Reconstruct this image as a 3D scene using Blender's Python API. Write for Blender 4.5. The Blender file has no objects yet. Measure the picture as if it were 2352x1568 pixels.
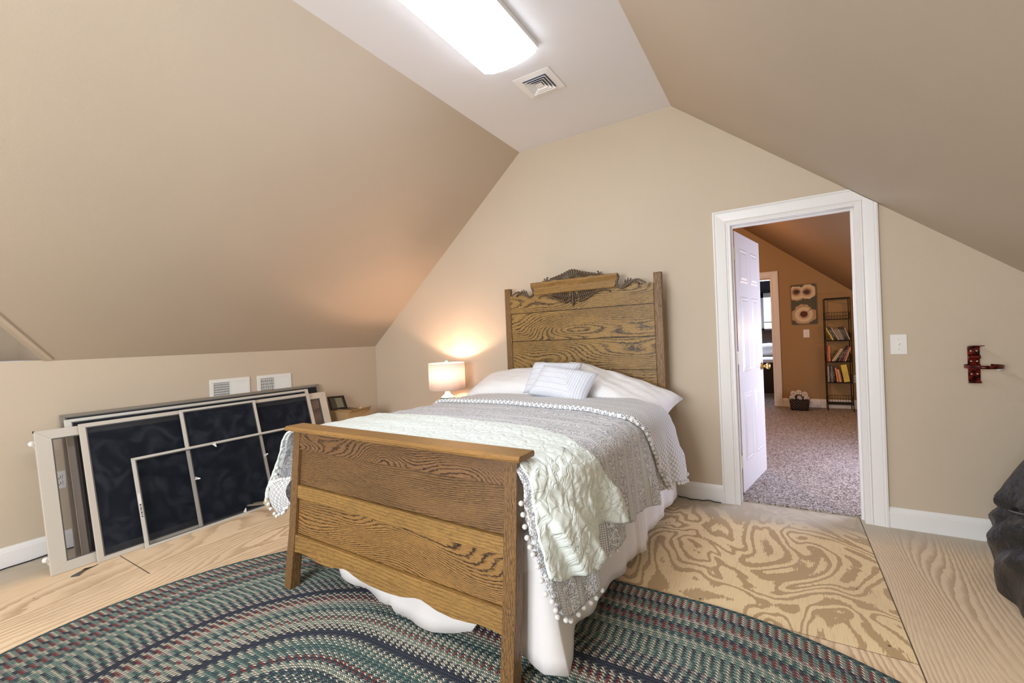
import bpy, bmesh, math, random
from mathutils import Vector, Matrix
random.seed(7)
PI = math.pi
S = bpy.context.scene
C = S.collection

# ------------------------------------------------------------------ camera, world, lights, exposure
cd = bpy.data.cameras.new('camera')
cam = bpy.data.objects.new('camera', cd); C.objects.link(cam)
cd.sensor_width = 36.0; cd.lens = 1001.575 / 2352 * 36.0; cd.clip_start = 0.02
yaw, pit, rol = -0.55464448, -0.00505456, -0.04183321
_f = Vector((math.sin(yaw)*math.cos(pit), math.cos(yaw)*math.cos(pit), math.sin(pit)))
_r = Vector((math.cos(yaw), -math.sin(yaw), 0)); _u = _r.cross(_f)
_r2 = _r*math.cos(rol) + _u*math.sin(rol); _u2 = -_r*math.sin(rol) + _u*math.cos(rol)
cam.matrix_world = Matrix(((_r2.x, _u2.x, -_f.x, 0), (_r2.y, _u2.y, -_f.y, 0), (_r2.z, _u2.z, -_f.z, 1.27), (0, 0, 0, 1)))
S.camera = cam
S.view_settings.view_transform = 'Standard'; S.view_settings.look = 'None'
S.view_settings.gamma = 1.0; S.view_settings.exposure = 0.84
S.view_settings.use_curve_mapping = False
w = bpy.data.worlds.new('world'); S.world = w; w.use_nodes = True
w.node_tree.nodes['Background'].inputs[0].default_value = (.62, .78, 1, 1)
w.node_tree.nodes['Background'].inputs[1].default_value = 1.5

def light(name, kind, loc, energy, color, size=.1, size_y=None, look=None):
    d = bpy.data.lights.new(name, kind); d.energy = energy; d.color = color
    if kind == 'AREA':
        d.size = size
        if size_y: d.shape = 'RECTANGLE'; d.size_y = size_y
    else: d.shadow_soft_size = size
    o = bpy.data.objects.new(name, d); C.objects.link(o); o.location = loc
    if look: o.rotation_euler = (Vector(look) - Vector(loc)).to_track_quat('-Z', 'Y').to_euler()
    return o
FIX = 6.6                                                            # strength of the fluorescent diffuser
light('added_front_fill', 'AREA', (-1.3, -2.22, 1.45), 72, (.93, .96, 1.0), 1.7, 1.3, (-1.5, 3, 1.1))  # unseen fill light added behind the camera to brighten the room
light('table_lamp_bulb', 'POINT', (-2.80, 3.29, .972), 12, (1.0, .64, .46), .022)
light('hall_ceiling_lamp', 'POINT', (-1.1, 6.1, 2.15), 33, (1.0, .58, .32), .08)
light('hall_window_daylight', 'AREA', (1.36, 4.75, .95), 29, (.70, .74, 1.0), .9, .8, (-1, 4.4, .7))
light('hall_table_lamp', 'POINT', (1.12, 6.6, 1.25), 4, (1.0, .66, .25), .04)
light('far_room_daylight', 'AREA', (-.5, 11.35, 1.5), 26, (.75, .82, 1.0), .9, 1.1, (-.4, 8, .3))

# ------------------------------------------------------------------ node helper
class G:
    def __init__(s, name):
        s.m = bpy.data.materials.new(name); s.m.use_nodes = True
        s.t = s.m.node_tree; s.t.nodes.clear()
        s.out = s.t.nodes.new('ShaderNodeOutputMaterial')
    def link(s, a, b): s.t.links.new(a, b)
    def put(s, sock, v):
        if isinstance(v, bpy.types.NodeSocket): s.link(v, sock)
        elif isinstance(v, (tuple, list)) and sock.type == 'RGBA' and len(v) == 3: sock.default_value = (*v, 1)
        else: sock.default_value = v
    def n(s, t, props=None, **k):
        nd = s.t.nodes.new('ShaderNode' + t)
        for a, b in (props or {}).items(): setattr(nd, a, b)
        for a, b in k.items():
            s.put(nd.inputs[int(a[1:])] if a[0] == 'i' and a[1:].isdigit() else nd.inputs[a.replace('_', ' ')], b)
        return nd
    def ma(s, op, a, b=0.0, c=0.0): return s.n('Math', {'operation': op}, i0=a, i1=b, i2=c).outputs[0]
    def xyz(s, v):
        o = s.n('SeparateXYZ', i0=v).outputs; return o[0], o[1], o[2]
    def comb(s, x, y, z): return s.n('CombineXYZ', i0=x, i1=y, i2=z).outputs[0]
    def noise(s, v, scale=1.0, detail=2.0, rough=.5, dist=0.0): return s.n('TexNoise', Vector=v, Scale=scale, Detail=detail, Roughness=rough, Distortion=dist).outputs[0]
    def sm(s, v, a, b, c=0.0, d=1.0):
        return s.n('MapRange', {'interpolation_type': 'SMOOTHSTEP'}, i0=v, i1=a, i2=b, i3=c, i4=d).outputs[0]
    def mix(s, f, a, b, mode='MIX'):
        nd = s.n('Mix', {'data_type': 'RGBA', 'blend_type': mode, 'clamp_factor': True})
        s.put(nd.inputs[0], f); s.put(nd.inputs[6], a); s.put(nd.inputs[7], b); return nd.outputs[2]
    def ramp(s, f, stops, mode='LINEAR'):
        nd = s.n('ValToRGB', i0=f); r = nd.color_ramp; r.interpolation = mode
        while len(r.elements) > 1: r.elements.remove(r.elements[-1])
        r.elements[0].position = stops[0][0]; r.elements[0].color = (*stops[0][1], 1)
        for p, c in stops[1:]: r.elements.new(p).color = (*c, 1)
        return nd.outputs[0]
    def bump(s, h, dist, strength=1.0): return s.n('Bump', Height=h, Distance=dist, Strength=strength).outputs[0]
    def bsdf(s, col, rough=.6, **k):
        b = s.n('BsdfPrincipled', Base_Color=col, Roughness=rough, **k)
        s.link(b.outputs[0], s.out.inputs[0]); return b
    def obj(s): return s.n('TexCoord').outputs['Object']
    def uv(s): return s.n('TexCoord').outputs['UV']
    def rnd(s): return s.n('ObjectInfo').outputs['Random']
    def pos(s): return s.n('NewGeometry').outputs['Position']

def plain(name, col, rough=.5, metal=0.0, bump=None, **k):
    g = G(name)
    if bump: k['Normal'] = g.bump(g.noise(g.obj(), bump[0], 3), bump[1])
    g.bsdf(col, rough, Metallic=metal, **k); return g.m

def paint(name, col, var=.06, b=.0006):
    g = G(name); p = g.pos()
    n1 = g.noise(p, 1.3, 3); n2 = g.noise(p, 420, 2)
    c = g.mix(n1, tuple(x*(1-var) for x in col), tuple(min(1, x*(1+var)) for x in col))
    g.bsdf(c, .75, Normal=g.bump(n2, b)); return g.m

def oak(name, axis='x', light=(.40, .225, .062), dark=(.050, .026, .010), lines=60.0, amp=7.0, seed=0.0, pore=.5, amount=.85, rough=.42, fL=.9, fB=3.2):
    g = G(name); x, y, z = g.xyz(g.obj()); r = g.rnd()
    L, A, B = (x, y, z) if axis == 'x' else (z, y, x)
    off = g.ma('MULTIPLY', r, 37.0 + seed)
    v = g.comb(g.ma('ADD', g.ma('MULTIPLY', L, fL), off), g.ma('MULTIPLY', A, 2.0), g.ma('ADD', g.ma('MULTIPLY', B, fB), g.ma('MULTIPLY', off, 1.7)))
    n = g.noise(v, 1.0, 1.0, .4, .2)
    wob = g.noise(g.comb(g.ma('ADD', g.ma('MULTIPLY', L, 30), off), g.ma('MULTIPLY', A, 60), g.ma('MULTIPLY', B, 90)), 1.0, 3, .6)
    f = g.ma('FRACT', g.ma('ADD', g.ma('ADD', g.ma('MULTIPLY', n, amp*8), g.ma('MULTIPLY', g.ma('ADD', B, g.ma('MULTIPLY', A, .8)), lines)), g.ma('MULTIPLY', wob, 1.1)))
    line = g.ma('MULTIPLY', g.sm(f, .42, .82), g.sm(f, 1.0, .90))
    p = g.noise(g.comb(g.ma('MULTIPLY', L, 26), g.ma('MULTIPLY', A, 480), g.ma('MULTIPLY', B, 480)), 1.0, 2, .6)
    pores = g.sm(p, .50, .64)
    broad = g.noise(g.comb(g.ma('ADD', g.ma('MULTIPLY', L, 2.2), off), g.ma('MULTIPLY', A, 6), g.ma('MULTIPLY', B, 8)), 1.0, 2)
    strength = g.sm(g.noise(g.comb(g.ma('MULTIPLY', L, 2.5), off, g.ma('MULTIPLY', B, 12)), 1.0, 1), .30, .52, .5, 1.0)
    c = g.mix(broad, tuple(t*.58 for t in light), tuple(t*1.06 for t in light))
    fac = g.ma('MAXIMUM', g.ma('MULTIPLY', g.ma('MULTIPLY', line, amount), g.ma('MULTIPLY', strength, g.sm(wob, .25, .55, .45, 1.0))), g.ma('MULTIPLY', pores, pore))
    c = g.mix(fac, c, dark)
    g.bsdf(c, rough, Normal=g.bump(g.ma('SUBTRACT', 1.0, fac), .0006), Specular_IOR_Level=.45)
    return g.m

# ------------------------------------------------------------------ materials
M = {}
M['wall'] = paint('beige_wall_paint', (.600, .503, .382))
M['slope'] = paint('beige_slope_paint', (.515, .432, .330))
M['ceil'] = paint('white_ceiling_paint', (.76, .755, .76), .03)
M['trim'] = plain('white_trim_enamel', (.86, .85, .83), .35)
M['white_plastic'] = plain('white_plastic', (.85, .84, .80), .35)
M['brass'] = plain('polished_brass', (.82, .62, .25), .22, 1.0)
M['brass_pale'] = plain('pale_brass', (.80, .74, .42), .35, .6)
M['black_metal'] = plain('black_wire', (.012, .011, .011), .4, .3)
M['dark'] = plain('dark_void', (.012, .012, .014), .8)
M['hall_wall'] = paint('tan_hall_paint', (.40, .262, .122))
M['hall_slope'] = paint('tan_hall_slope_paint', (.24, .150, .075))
M['oak_x'] = oak('oak_grain_along_rail', 'x', (.44, .245, .068), (.06, .030, .012), 60, 1.2, 0, .55, .55)
M['oak_dark'] = oak('brown_oak_upper_panels', 'x', (.27, .138, .056), (.022, .010, .005), 62, 5.5, 11.0, .45, 1.0, fL=1.5, fB=4.2)
M['oak_mid'] = oak('brown_oak_straight_grain', 'x', (.27, .145, .054), (.032, .015, .007), 105, 2.6, 4.0, .5, .95, fL=.9, fB=3.0)
M['oak_red'] = oak('golden_oak_lower_panel', 'x', (.41, .218, .064), (.035, .017, .007), 70, 4.6, 5.0, .42, 1.0, fL=1.1, fB=4.0)
M['oak_z'] = oak('oak_grain_along_post', 'z', (.30, .160, .056), (.040, .020, .009), 90, .6, 3.0, .8, .5)
M['oak_cap'] = oak('oak_cap_rail', 'x', (.42, .225, .070), (.07, .034, .013), 90, 1.2, 8.0, .35, .5, .33)
M['oak_head'] = oak('golden_oak_headboard', 'x', (.42, .250, .076), (.026, .015, .008), 62, 3.8, 21.0, .5, .95, fL=1.0, fB=4.0)
M['carve'] = plain('dark_carved_oak', (.095, .060, .034), .33, 0, (90, .001))
M['wood_dark'] = plain('dark_stained_wood', (.03, .014, .010), .4)

g = G('plywood_subfloor')                                           # sheets of plywood, grain along y
P = g.pos(); x, y, z = g.xyz(P)
cell = g.ma('FLOOR', g.ma('DIVIDE', g.ma('ADD', x, .80), 1.193))
midc = g.ma('MULTIPLY', g.ma('COMPARE', cell, 0.0, .1), g.ma('GREATER_THAN', y, 2.14))
rs = g.n('TexWhiteNoise', {'noise_dimensions': '2D'}, Vector=g.comb(cell, midc, 0.0)).outputs[0]
off = g.ma('MULTIPLY', rs, 31.0)
va = g.comb(g.ma('ADD', g.ma('MULTIPLY', x, 2.6), off), g.ma('ADD', g.ma('MULTIPLY', y, .62), off), 0.0)
vb = g.comb(g.ma('ADD', g.ma('MULTIPLY', x, 2.3), 4.3), g.ma('ADD', g.ma('MULTIPLY', y, 1.5), 9.1), 0.0)
na = g.noise(va, 1.0, 1.0, .4, .2); nb = g.noise(vb, 1.0, 2.6, .45, .9)
wob = g.noise(g.comb(g.ma('MULTIPLY', x, 60), g.ma('MULTIPLY', y, 16), 0.0), 1.0, 3)
rgt = g.ma('GREATER_THAN', x, .393)
fa = g.ma('FRACT', g.ma('ADD', g.ma('ADD', g.ma('MULTIPLY', na, 22.0), g.ma('MULTIPLY', x, g.ma('ADD', 20.0, g.ma('MULTIPLY', rgt, 22.0)))), g.ma('MULTIPLY', wob, .6)))
rag = g.noise(g.comb(g.ma('MULTIPLY', x, 170), g.ma('MULTIPLY', y, 26), 0.0), 1.0, 2)
fb = g.ma('FRACT', g.ma('ADD', g.ma('MULTIPLY', nb, 12.0), g.ma('ADD', g.ma('MULTIPLY', wob, .30), g.ma('MULTIPLY', rag, .35))))
la = g.ma('MULTIPLY', g.sm(fa, .25, .9), g.sm(fa, 1.0, .93)); lb = g.ma('MULTIPLY', g.sm(fb, .52, .60), g.sm(fb, 1.0, .95))
fine = g.noise(g.comb(g.ma('MULTIPLY', x, 300), g.ma('MULTIPLY', y, 9), 0.0), 1.0, 2)
ca = g.mix(g.ma('MULTIPLY', la, g.sm(g.noise(g.comb(g.ma('MULTIPLY', x, 3), g.ma('MULTIPLY', y, .8), 5.0), 1.0, 1), .3, .65, .25, .8)), g.mix(rgt, (.93, .72, .48), (.86, .68, .47)), g.mix(rgt, (.52, .34, .185), (.50, .35, .21)))
cb = g.mix(g.ma('MULTIPLY', lb, .9), (.95, .74, .43), (.52, .345, .175))
c = g.mix(midc, ca, cb)
c = g.mix(g.ma('MULTIPLY', g.sm(fine, .5, .72), .28), c, (.42, .28, .16))
big = g.noise(P, 1.1, 3)
c = g.mix(g.ma('MULTIPLY', g.sm(big, .4, .75), .35), c, (.52, .38, .25))
edge = g.ma('MAXIMUM', g.sm(g.ma('ADD', y, g.ma('MULTIPLY', big, .35)), 3.30, 3.62), g.sm(g.ma('ADD', g.ma('MULTIPLY', x, -1.0), g.ma('MULTIPLY', big, .4)), 3.85, 4.15))
c = g.mix(g.ma('MULTIPLY', edge, .82), c, (.52, .47, .39))
spl = g.noise(P, 9.0, 4, .6); c = g.mix(g.ma('MULTIPLY', g.sm(spl, .70, .74), .75), c, (.78, .76, .72))
sx = g.ma('ABSOLUTE', g.ma('SUBTRACT', g.ma('FRACT', g.ma('ADD', g.ma('DIVIDE', g.ma('ADD', x, .80), 1.193), .5)), .5))
s1 = g.ma('MULTIPLY', g.ma('LESS_THAN', sx, .0022), g.ma('GREATER_THAN', x, -1.5))
s2 = g.ma('MULTIPLY', g.ma('COMPARE', cell, 0.0, .1), g.ma('COMPARE', y, 2.14, .0016))
s3 = g.ma('MULTIPLY', g.ma('COMPARE', y, 1.01, .0028), g.ma('LESS_THAN', x, -3.16))
seam = g.ma('MAXIMUM', g.ma('MAXIMUM', s1, s2), s3)
c = g.mix(g.ma('MULTIPLY', seam, .9), c, (.06, .035, .02))
vo = g.n('TexVoronoi', Vector=P, Scale=4.2).outputs[0]
c = g.mix(g.ma('MULTIPLY', g.ma('LESS_THAN', vo, .026), .85), c, (.05, .035, .025))
g.bsdf(c, .62, Normal=g.bump(g.ma('SUBTRACT', g.ma('MULTIPLY', wob, .2), seam), .001)); M['floor'] = g.m

g = G('speckled_carpet')
P = g.pos(); n1 = g.noise(P, 130, 2, .7); n2 = g.noise(P, 55, 2)
c = g.ramp(g.ma('ADD', g.ma('MULTIPLY', n1, .75), g.ma('MULTIPLY', n2, .25)), [(.40, (.06, .045, .04)), (.47, (.22, .17, .15)), (.53, (.48, .42, .38)), (.62, (.72, .68, .64))])
g.bsdf(c, .95, Normal=g.bump(n1, .006)); M['carpet'] = g.m

g = G('braided_wool')                                               # uv: metres along a braid, braid number across
u, v, _ = g.xyz(g.uv())
ring = g.ma('FLOOR', v); fv = g.ma('FRACT', v)
half = g.ma('GREATER_THAN', fv, .5)
q = g.ma('SUBTRACT', g.ma('MULTIPLY', g.ma('FRACT', g.ma('MULTIPLY', fv, 2.0)), 1.0), .5)      # -0.5..0.5 inside a half row
slant = g.ma('MULTIPLY', q, g.ma('SUBTRACT', 1.0, g.ma('MULTIPLY', half, 2.0)))
su = g.ma('ADD', g.ma('DIVIDE', u, .0115), g.ma('ADD', g.ma('MULTIPLY', slant, 1.1), g.ma('MULTIPLY', half, .5)))
idx = g.ma('FLOOR', su); fu = g.ma('FRACT', su)
st = g.ma('FLOORED_MODULO', g.ma('ADD', idx, g.ma('MULTIPLY', half, 2.0)), 3.0)
shift = g.ma('FLOOR', g.ma('DIVIDE', g.ma('ADD', ring, g.ma('MULTIPLY', st, 1.3)), 2.6))
h = g.n('TexWhiteNoise', {'noise_dimensions': '2D'}, Vector=g.comb(g.ma('ADD', shift, 3.0), g.ma('MULTIPLY', st, 5.3), 0.0)).outputs[0]
col = g.ramp(h, [(0, (.90, .84, .66)), (.27, (.018, .030, .075)), (.43, (.07, .18, .175)), (.57, (.30, .46, .38)), (.73, (.36, .030, .032)), (.82, (.50, .38, .37)), (.92, (.05, .12, .14))], 'CONSTANT')
fuzz = g.noise(g.obj(), 500, 3)
col = g.mix(g.ma('MULTIPLY', fuzz, .5), col, g.mix(.5, col, (.36, .37, .33)))
hh = g.ma('MULTIPLY', g.sm(g.ma('ABSOLUTE', g.ma('SUBTRACT', fu, .5)), .5, .15), g.sm(g.ma('ABSOLUTE', q), .5, .2))
col = g.mix(g.sm(hh, 0.0, .35), (.012, .014, .018), col)
g.bsdf(col, .95, Normal=g.bump(g.ma('ADD', hh, g.ma('MULTIPLY', fuzz, .3)), .004)); M['rug'] = g.m

def fabric_print(name, kind):
    g = G(name); u, v, _ = g.xyz(g.uv())
    if kind == 'bands':
        f = g.ma('FRACT', g.ma('MULTIPLY', v, 8.5))
        fl = g.n('TexVoronoi', Vector=g.comb(g.ma('MULTIPLY', u, 85), g.ma('MULTIPLY', v, 85), 0.0), Scale=1.0).outputs[0]
        fn = g.noise(g.comb(u, v, 0.0), 210, 2)
        flor = g.ma('MAXIMUM', g.ma('MULTIPLY', g.sm(fl, .30, .42), g.sm(fl, .62, .50)), g.sm(fn, .55, .62))
        dots = g.ma('MULTIPLY', g.ma('LESS_THAN', g.ma('FRACT', g.ma('MULTIPLY', u, 110)), .55), g.ma('LESS_THAN', g.ma('FRACT', g.ma('MULTIPLY', v, 110)), .6))
        lines = g.ma('MAXIMUM', g.ma('COMPARE', f, .68, .012), g.ma('COMPARE', f, .97, .012))
        fac = g.ma('MAXIMUM', g.mix(g.ma('GREATER_THAN', f, .66), flor, dots), lines)
        c = g.mix(g.ma('MULTIPLY', fac, .86), (.86, .86, .86), (.22, .24, .29))
    elif kind == 'circles':
        a = g.ma('FRACT', g.ma('MULTIPLY', g.ma('ADD', u, v), 29)); b = g.ma('FRACT', g.ma('MULTIPLY', g.ma('SUBTRACT', u, v), 29))
        da = g.ma('SUBTRACT', a, .5); db = g.ma('SUBTRACT', b, .5)
        d = g.ma('SQRT', g.ma('ADD', g.ma('MULTIPLY', da, da), g.ma('MULTIPLY', db, db)))
        ring_ = g.ma('MULTIPLY', g.sm(d, .16, .24), g.sm(d, .42, .34)); dot = g.sm(d, .10, .05)
        c = g.mix(g.ma('MULTIPLY', g.ma('MAXIMUM', ring_, dot), .85), (.84, .84, .83), (.21, .225, .26))
    fz = g.noise(g.comb(u, v, 0.0), 26, 3); vv = g.noise(g.comb(u, v, 0.0), 9, 2)
    g.bsdf(c, .9, Normal=g.bump(g.ma('ADD', fz, vv), .006)); return g.m
M['quilt_print'] = fabric_print('grey_floral_band_print', 'bands')
M['quilt_back'] = fabric_print('grey_circle_lattice_print', 'circles')

g = G('mint_stitched_cotton'); u, v, _ = g.xyz(g.uv())
pp = g.comb(u, v, 0.0)
dn = g.n('TexNoise', Vector=pp, Scale=11.0, Detail=2.0)
wp = g.n('VectorMath', {'operation': 'ADD'}, i0=pp, i1=g.n('VectorMath', {'operation': 'SCALE'}, i0=dn.outputs[1], Scale=.03).outputs[0]).outputs[0]
vd = g.n('TexVoronoi', {'feature': 'DISTANCE_TO_EDGE'}, Vector=wp, Scale=17.0).outputs[0]
ln = g.noise(pp, 16, 2, .5, .6); cn = g.ma('ABSOLUTE', g.ma('SUBTRACT', g.ma('FRACT', g.ma('MULTIPLY', ln, 5.0)), .5))
hgt = g.ma('ADD', g.sm(vd, 0.0, .22), g.ma('MULTIPLY', g.sm(cn, 0.0, .22), .6))
wr = g.noise(pp, 40, 3)
g.bsdf(g.mix(g.sm(vd, 0.0, .05), (.78, .87, .82), (.86, .93, .885)), .88, Normal=g.bump(g.ma('ADD', hgt, g.ma('MULTIPLY', wr, .25)), .0030)); M['mint'] = g.m
M['mint_side'] = plain('mint_underside', (.66, .78, .74), .9, 0, (30, .004))

def cloth(name, col, s=14, d=.01, rough=.9, **k):
    g = G(name); g.bsdf(col, rough, Normal=g.bump(g.noise(g.obj(), s, 4, .5), d), **k); return g.m
M['white_cloth'] = cloth('white_cotton', (.86, .85, .84))
M['skirt'] = cloth('white_skirt_cotton', (.82, .79, .77), 9, .006)
M['pom'] = cloth('white_yarn', (.88, .87, .84), 300, .003)
M['black_cloth'] = cloth('black_nylon', (.020, .020, .021), 13, .03, .42)

g = G('striped_cushion_cotton'); u, v, _ = g.xyz(g.uv())
diag = g.ma('GREATER_THAN', g.ma('SUBTRACT', u, g.ma('MULTIPLY', v, -.35)), .80)
A = g.mix(diag, u, v); B = g.mix(diag, v, u)
fine = g.ma('LESS_THAN', g.ma('FRACT', g.ma('MULTIPLY', A, 58)), .28)
bold = g.ma('LESS_THAN', g.ma('FRACT', g.ma('MULTIPLY', B, 6.0)), .07)
bold2 = g.ma('MULTIPLY', diag, g.ma('LESS_THAN', g.ma('FRACT', g.ma('MULTIPLY', u, 24.0)), .16))
fac = g.ma('MAXIMUM', g.ma('MULTIPLY', fine, .32), g.ma('MAXIMUM', g.ma('MULTIPLY', bold, .5), g.ma('MULTIPLY', bold2, .6)))
g.bsdf(g.mix(fac, (.80, .82, .87), (.26, .31, .42)), .9, Normal=g.bump(g.noise(g.obj(), 30, 3), .004)); M['cushion'] = g.m

for key, op in (('mesh', .80), ('mesh_thin', .26)):
    g = G('window_screen_' + key)
    d1 = g.n('BsdfDiffuse', Color=g.mix(g.sm(g.noise(g.obj(), 6, 3, .5, 2.0), .4, .7), (.017, .020, .028), (.036, .041, .053))); tr = g.n('BsdfTransparent')
    mx = g.n('MixShader', i0=op); g.link(tr.outputs[0], mx.inputs[1]); g.link(d1.outputs[0], mx.inputs[2]); g.link(mx.outputs[0], g.out.inputs[0]); M[key] = g.m
g = G('clear_pane'); tr = g.n('BsdfTransparent', Color=(.86, .85, .86)); gl = g.n('BsdfGlossy', Roughness=.05)
mx = g.n('MixShader', i0=.05); g.link(tr.outputs[0], mx.inputs[1]); g.link(gl.outputs[0], mx.inputs[2]); g.link(mx.outputs[0], g.out.inputs[0]); M['pane'] = g.m
M['alu'] = plain('beige_aluminium', (.60, .555, .48), .42, .15)
M['alu2'] = plain('pale_grey_aluminium', (.66, .645, .58), .38, .25)
M['bronze'] = plain('taupe_aluminium', (.27, .235, .19), .5, .2)
M['gasket'] = plain('grey_gasket', (.10, .10, .10), .6)
M['card'] = plain('corrugated_cardboard', (.42, .27, .125), .85, 0, (60, .001))
M['card_dark'] = plain('cardboard_inside', (.22, .15, .075), .9)
M['teal'] = plain('teal_glaze', (.018, .16, .15), .2)
M['ceramic'] = plain('white_ceramic', (.82, .80, .72), .2)
M['green_glass'] = plain('green_glass', (.25, .62, .45), .1)
g = G('linen_lamp_shade'); d = g.n('BsdfDiffuse', Color=(.86, .82, .78)); t = g.n('BsdfTranslucent', Color=(.74, .70, .68))
mx = g.n('MixShader', i0=.30); g.link(d.outputs[0], mx.inputs[1]); g.link(t.outputs[0], mx.inputs[2]); g.link(mx.outputs[0], g.out.inputs[0]); M['shade'] = g.m
g = G('red_bracket_enamel'); n = g.noise(g.obj(), 45, 3)
g.bsdf(g.ramp(n, [(.42, (.02, .004, .003)), (.60, (.22, .02, .012))]), .22, Metallic=.4); M['red'] = g.m
def emit(name, col, s):
    g = G(name); e = g.n('Emission', Color=col, Strength=s); g.link(e.outputs[0], g.out.inputs[0]); return g.m
M['tube_light'] = emit('lit_acrylic_diffuser', (.82, .885, 1.0), FIX)
M['bulb'] = emit('lit_bulb', (1.0, .75, .5), 6)
g = G('wicker'); x, y, z = g.xyz(g.obj())
wv = g.ma('MULTIPLY', g.ma('SINE', g.ma('MULTIPLY', g.ma('ADD', x, y), 160)), g.ma('SINE', g.ma('MULTIPLY', z, 150)))
g.bsdf(g.mix(g.sm(wv, -.4, .6), (.010, .007, .006), (.075, .05, .038)), .55, Normal=g.bump(wv, .006)); M['wicker'] = g.m
M['towel'] = cloth('pale_towel', (.80, .72, .64), 160, .004)

# ------------------------------------------------------------------ mesh helper
class MB:
    def __init__(s, T=None): s.v = []; s.f = []; s.uv = []; s.T = T; s.hasuv = False
    def add(s, vs, fs, uvs=None):
        o = len(s.v)
        for p in vs:
            p = Vector(p); s.v.append(s.T @ p if s.T is not None else p)
        for k, f in enumerate(fs):
            s.f.append([i + o for i in f]); s.uv.append([uvs[i] for i in f] if uvs else None)
        if uvs: s.hasuv = True
        return s
    def box(s, x0, x1, y0, y1, z0, z1):
        return s.add([(x0,y0,z0),(x1,y0,z0),(x1,y1,z0),(x0,y1,z0),(x0,y0,z1),(x1,y0,z1),(x1,y1,z1),(x0,y1,z1)],
                     [(0,3,2,1),(4,5,6,7),(0,1,5,4),(1,2,6,5),(2,3,7,6),(3,0,4,7)])
    def hexa(s, p): return s.add(p, [(0,3,2,1),(4,5,6,7),(0,1,5,4),(1,2,6,5),(2,3,7,6),(3,0,4,7)])
    def prism(s, poly, axis, d0, d1):
        n = len(poly)
        mk = {'y': lambda a, b, d: (a, d, b), 'x': lambda a, b, d: (d, a, b), 'z': lambda a, b, d: (a, b, d)}[axis]
        vs = [mk(a, b, d0) for a, b in poly] + [mk(a, b, d1) for a, b in poly]
        return s.add(vs, [tuple(range(n))[::-1], tuple(range(n, 2*n))] + [(i, (i+1) % n, n + (i+1) % n, n + i) for i in range(n)])
    def tube(s, pts, r, n=8, closed=False, flat=1.0):
        pts = [Vector(p) for p in pts]; m = len(pts); vs = []
        prev = None
        for i, p in enumerate(pts):
            a = pts[(i-1) % m] if (closed or i) else p; b = pts[(i+1) % m] if (closed or i < m-1) else p
            t = (b - a).normalized()
            if prev is None:
                prev = t.orthogonal().normalized()
            e = (prev - t * prev.dot(t)); e = e.normalized() if e.length > 1e-6 else t.orthogonal().normalized()
            prev = e; f = t.cross(e); rr = r[i] if isinstance(r, (list, tuple)) else r
            for k in range(n):
                an = 2*PI*k/n; vs.append(p + e*math.cos(an)*rr + f*math.sin(an)*rr*flat)
        fs = []
        for i in range(m if closed else m-1):
            j = (i+1) % m
            for k in range(n): fs.append((i*n+k, i*n+(k+1) % n, j*n+(k+1) % n, j*n+k))
        if not closed: fs += [tuple(range(n))[::-1], tuple(range((m-1)*n, m*n))]
        return s.add(vs, fs)
    def lathe(s, prof, c=(0,0,0), n=32, cap=True):
        vs = []; m = len(prof)
        for r, z in prof:
            for k in range(n): vs.append((c[0]+r*math.cos(2*PI*k/n), c[1]+r*math.sin(2*PI*k/n), c[2]+z))
        fs = [(i*n+k, i*n+(k+1) % n, (i+1)*n+(k+1) % n, (i+1)*n+k) for i in range(m-1) for k in range(n)]
        if cap: fs += [tuple(range(n))[::-1], tuple(range((m-1)*n, m*n))]
        return s.add(vs, fs)
    def ball(s, c, r, n=8, sc=(1,1,1)):
        vs = []; fs = []
        h = n//2 + 1
        for i in range(h):
            th = PI*(i+.0)/(h-1)
            for k in range(n): vs.append((c[0]+r*sc[0]*math.sin(th)*math.cos(2*PI*k/n), c[1]+r*sc[1]*math.sin(th)*math.sin(2*PI*k/n), c[2]-r*sc[2]*math.cos(th)))
        for i in range(h-1):
            for k in range(n): fs.append((i*n+k, i*n+(k+1) % n, (i+1)*n+(k+1) % n, (i+1)*n+k))
        return s.add(vs, fs)
    def grid(s, P, UV=None, closed_j=False):
        ni, nj = len(P), len(P[0])
        vs = [p for row in P for p in row]
        fs = [(i*nj+j, (i+1)*nj+j, (i+1)*nj+(j+1) % nj, i*nj+(j+1) % nj) for i in range(ni-1) for j in range(nj if closed_j else nj-1)]
        return s.add(vs, fs, [q for row in UV for q in row] if UV else None)

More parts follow.
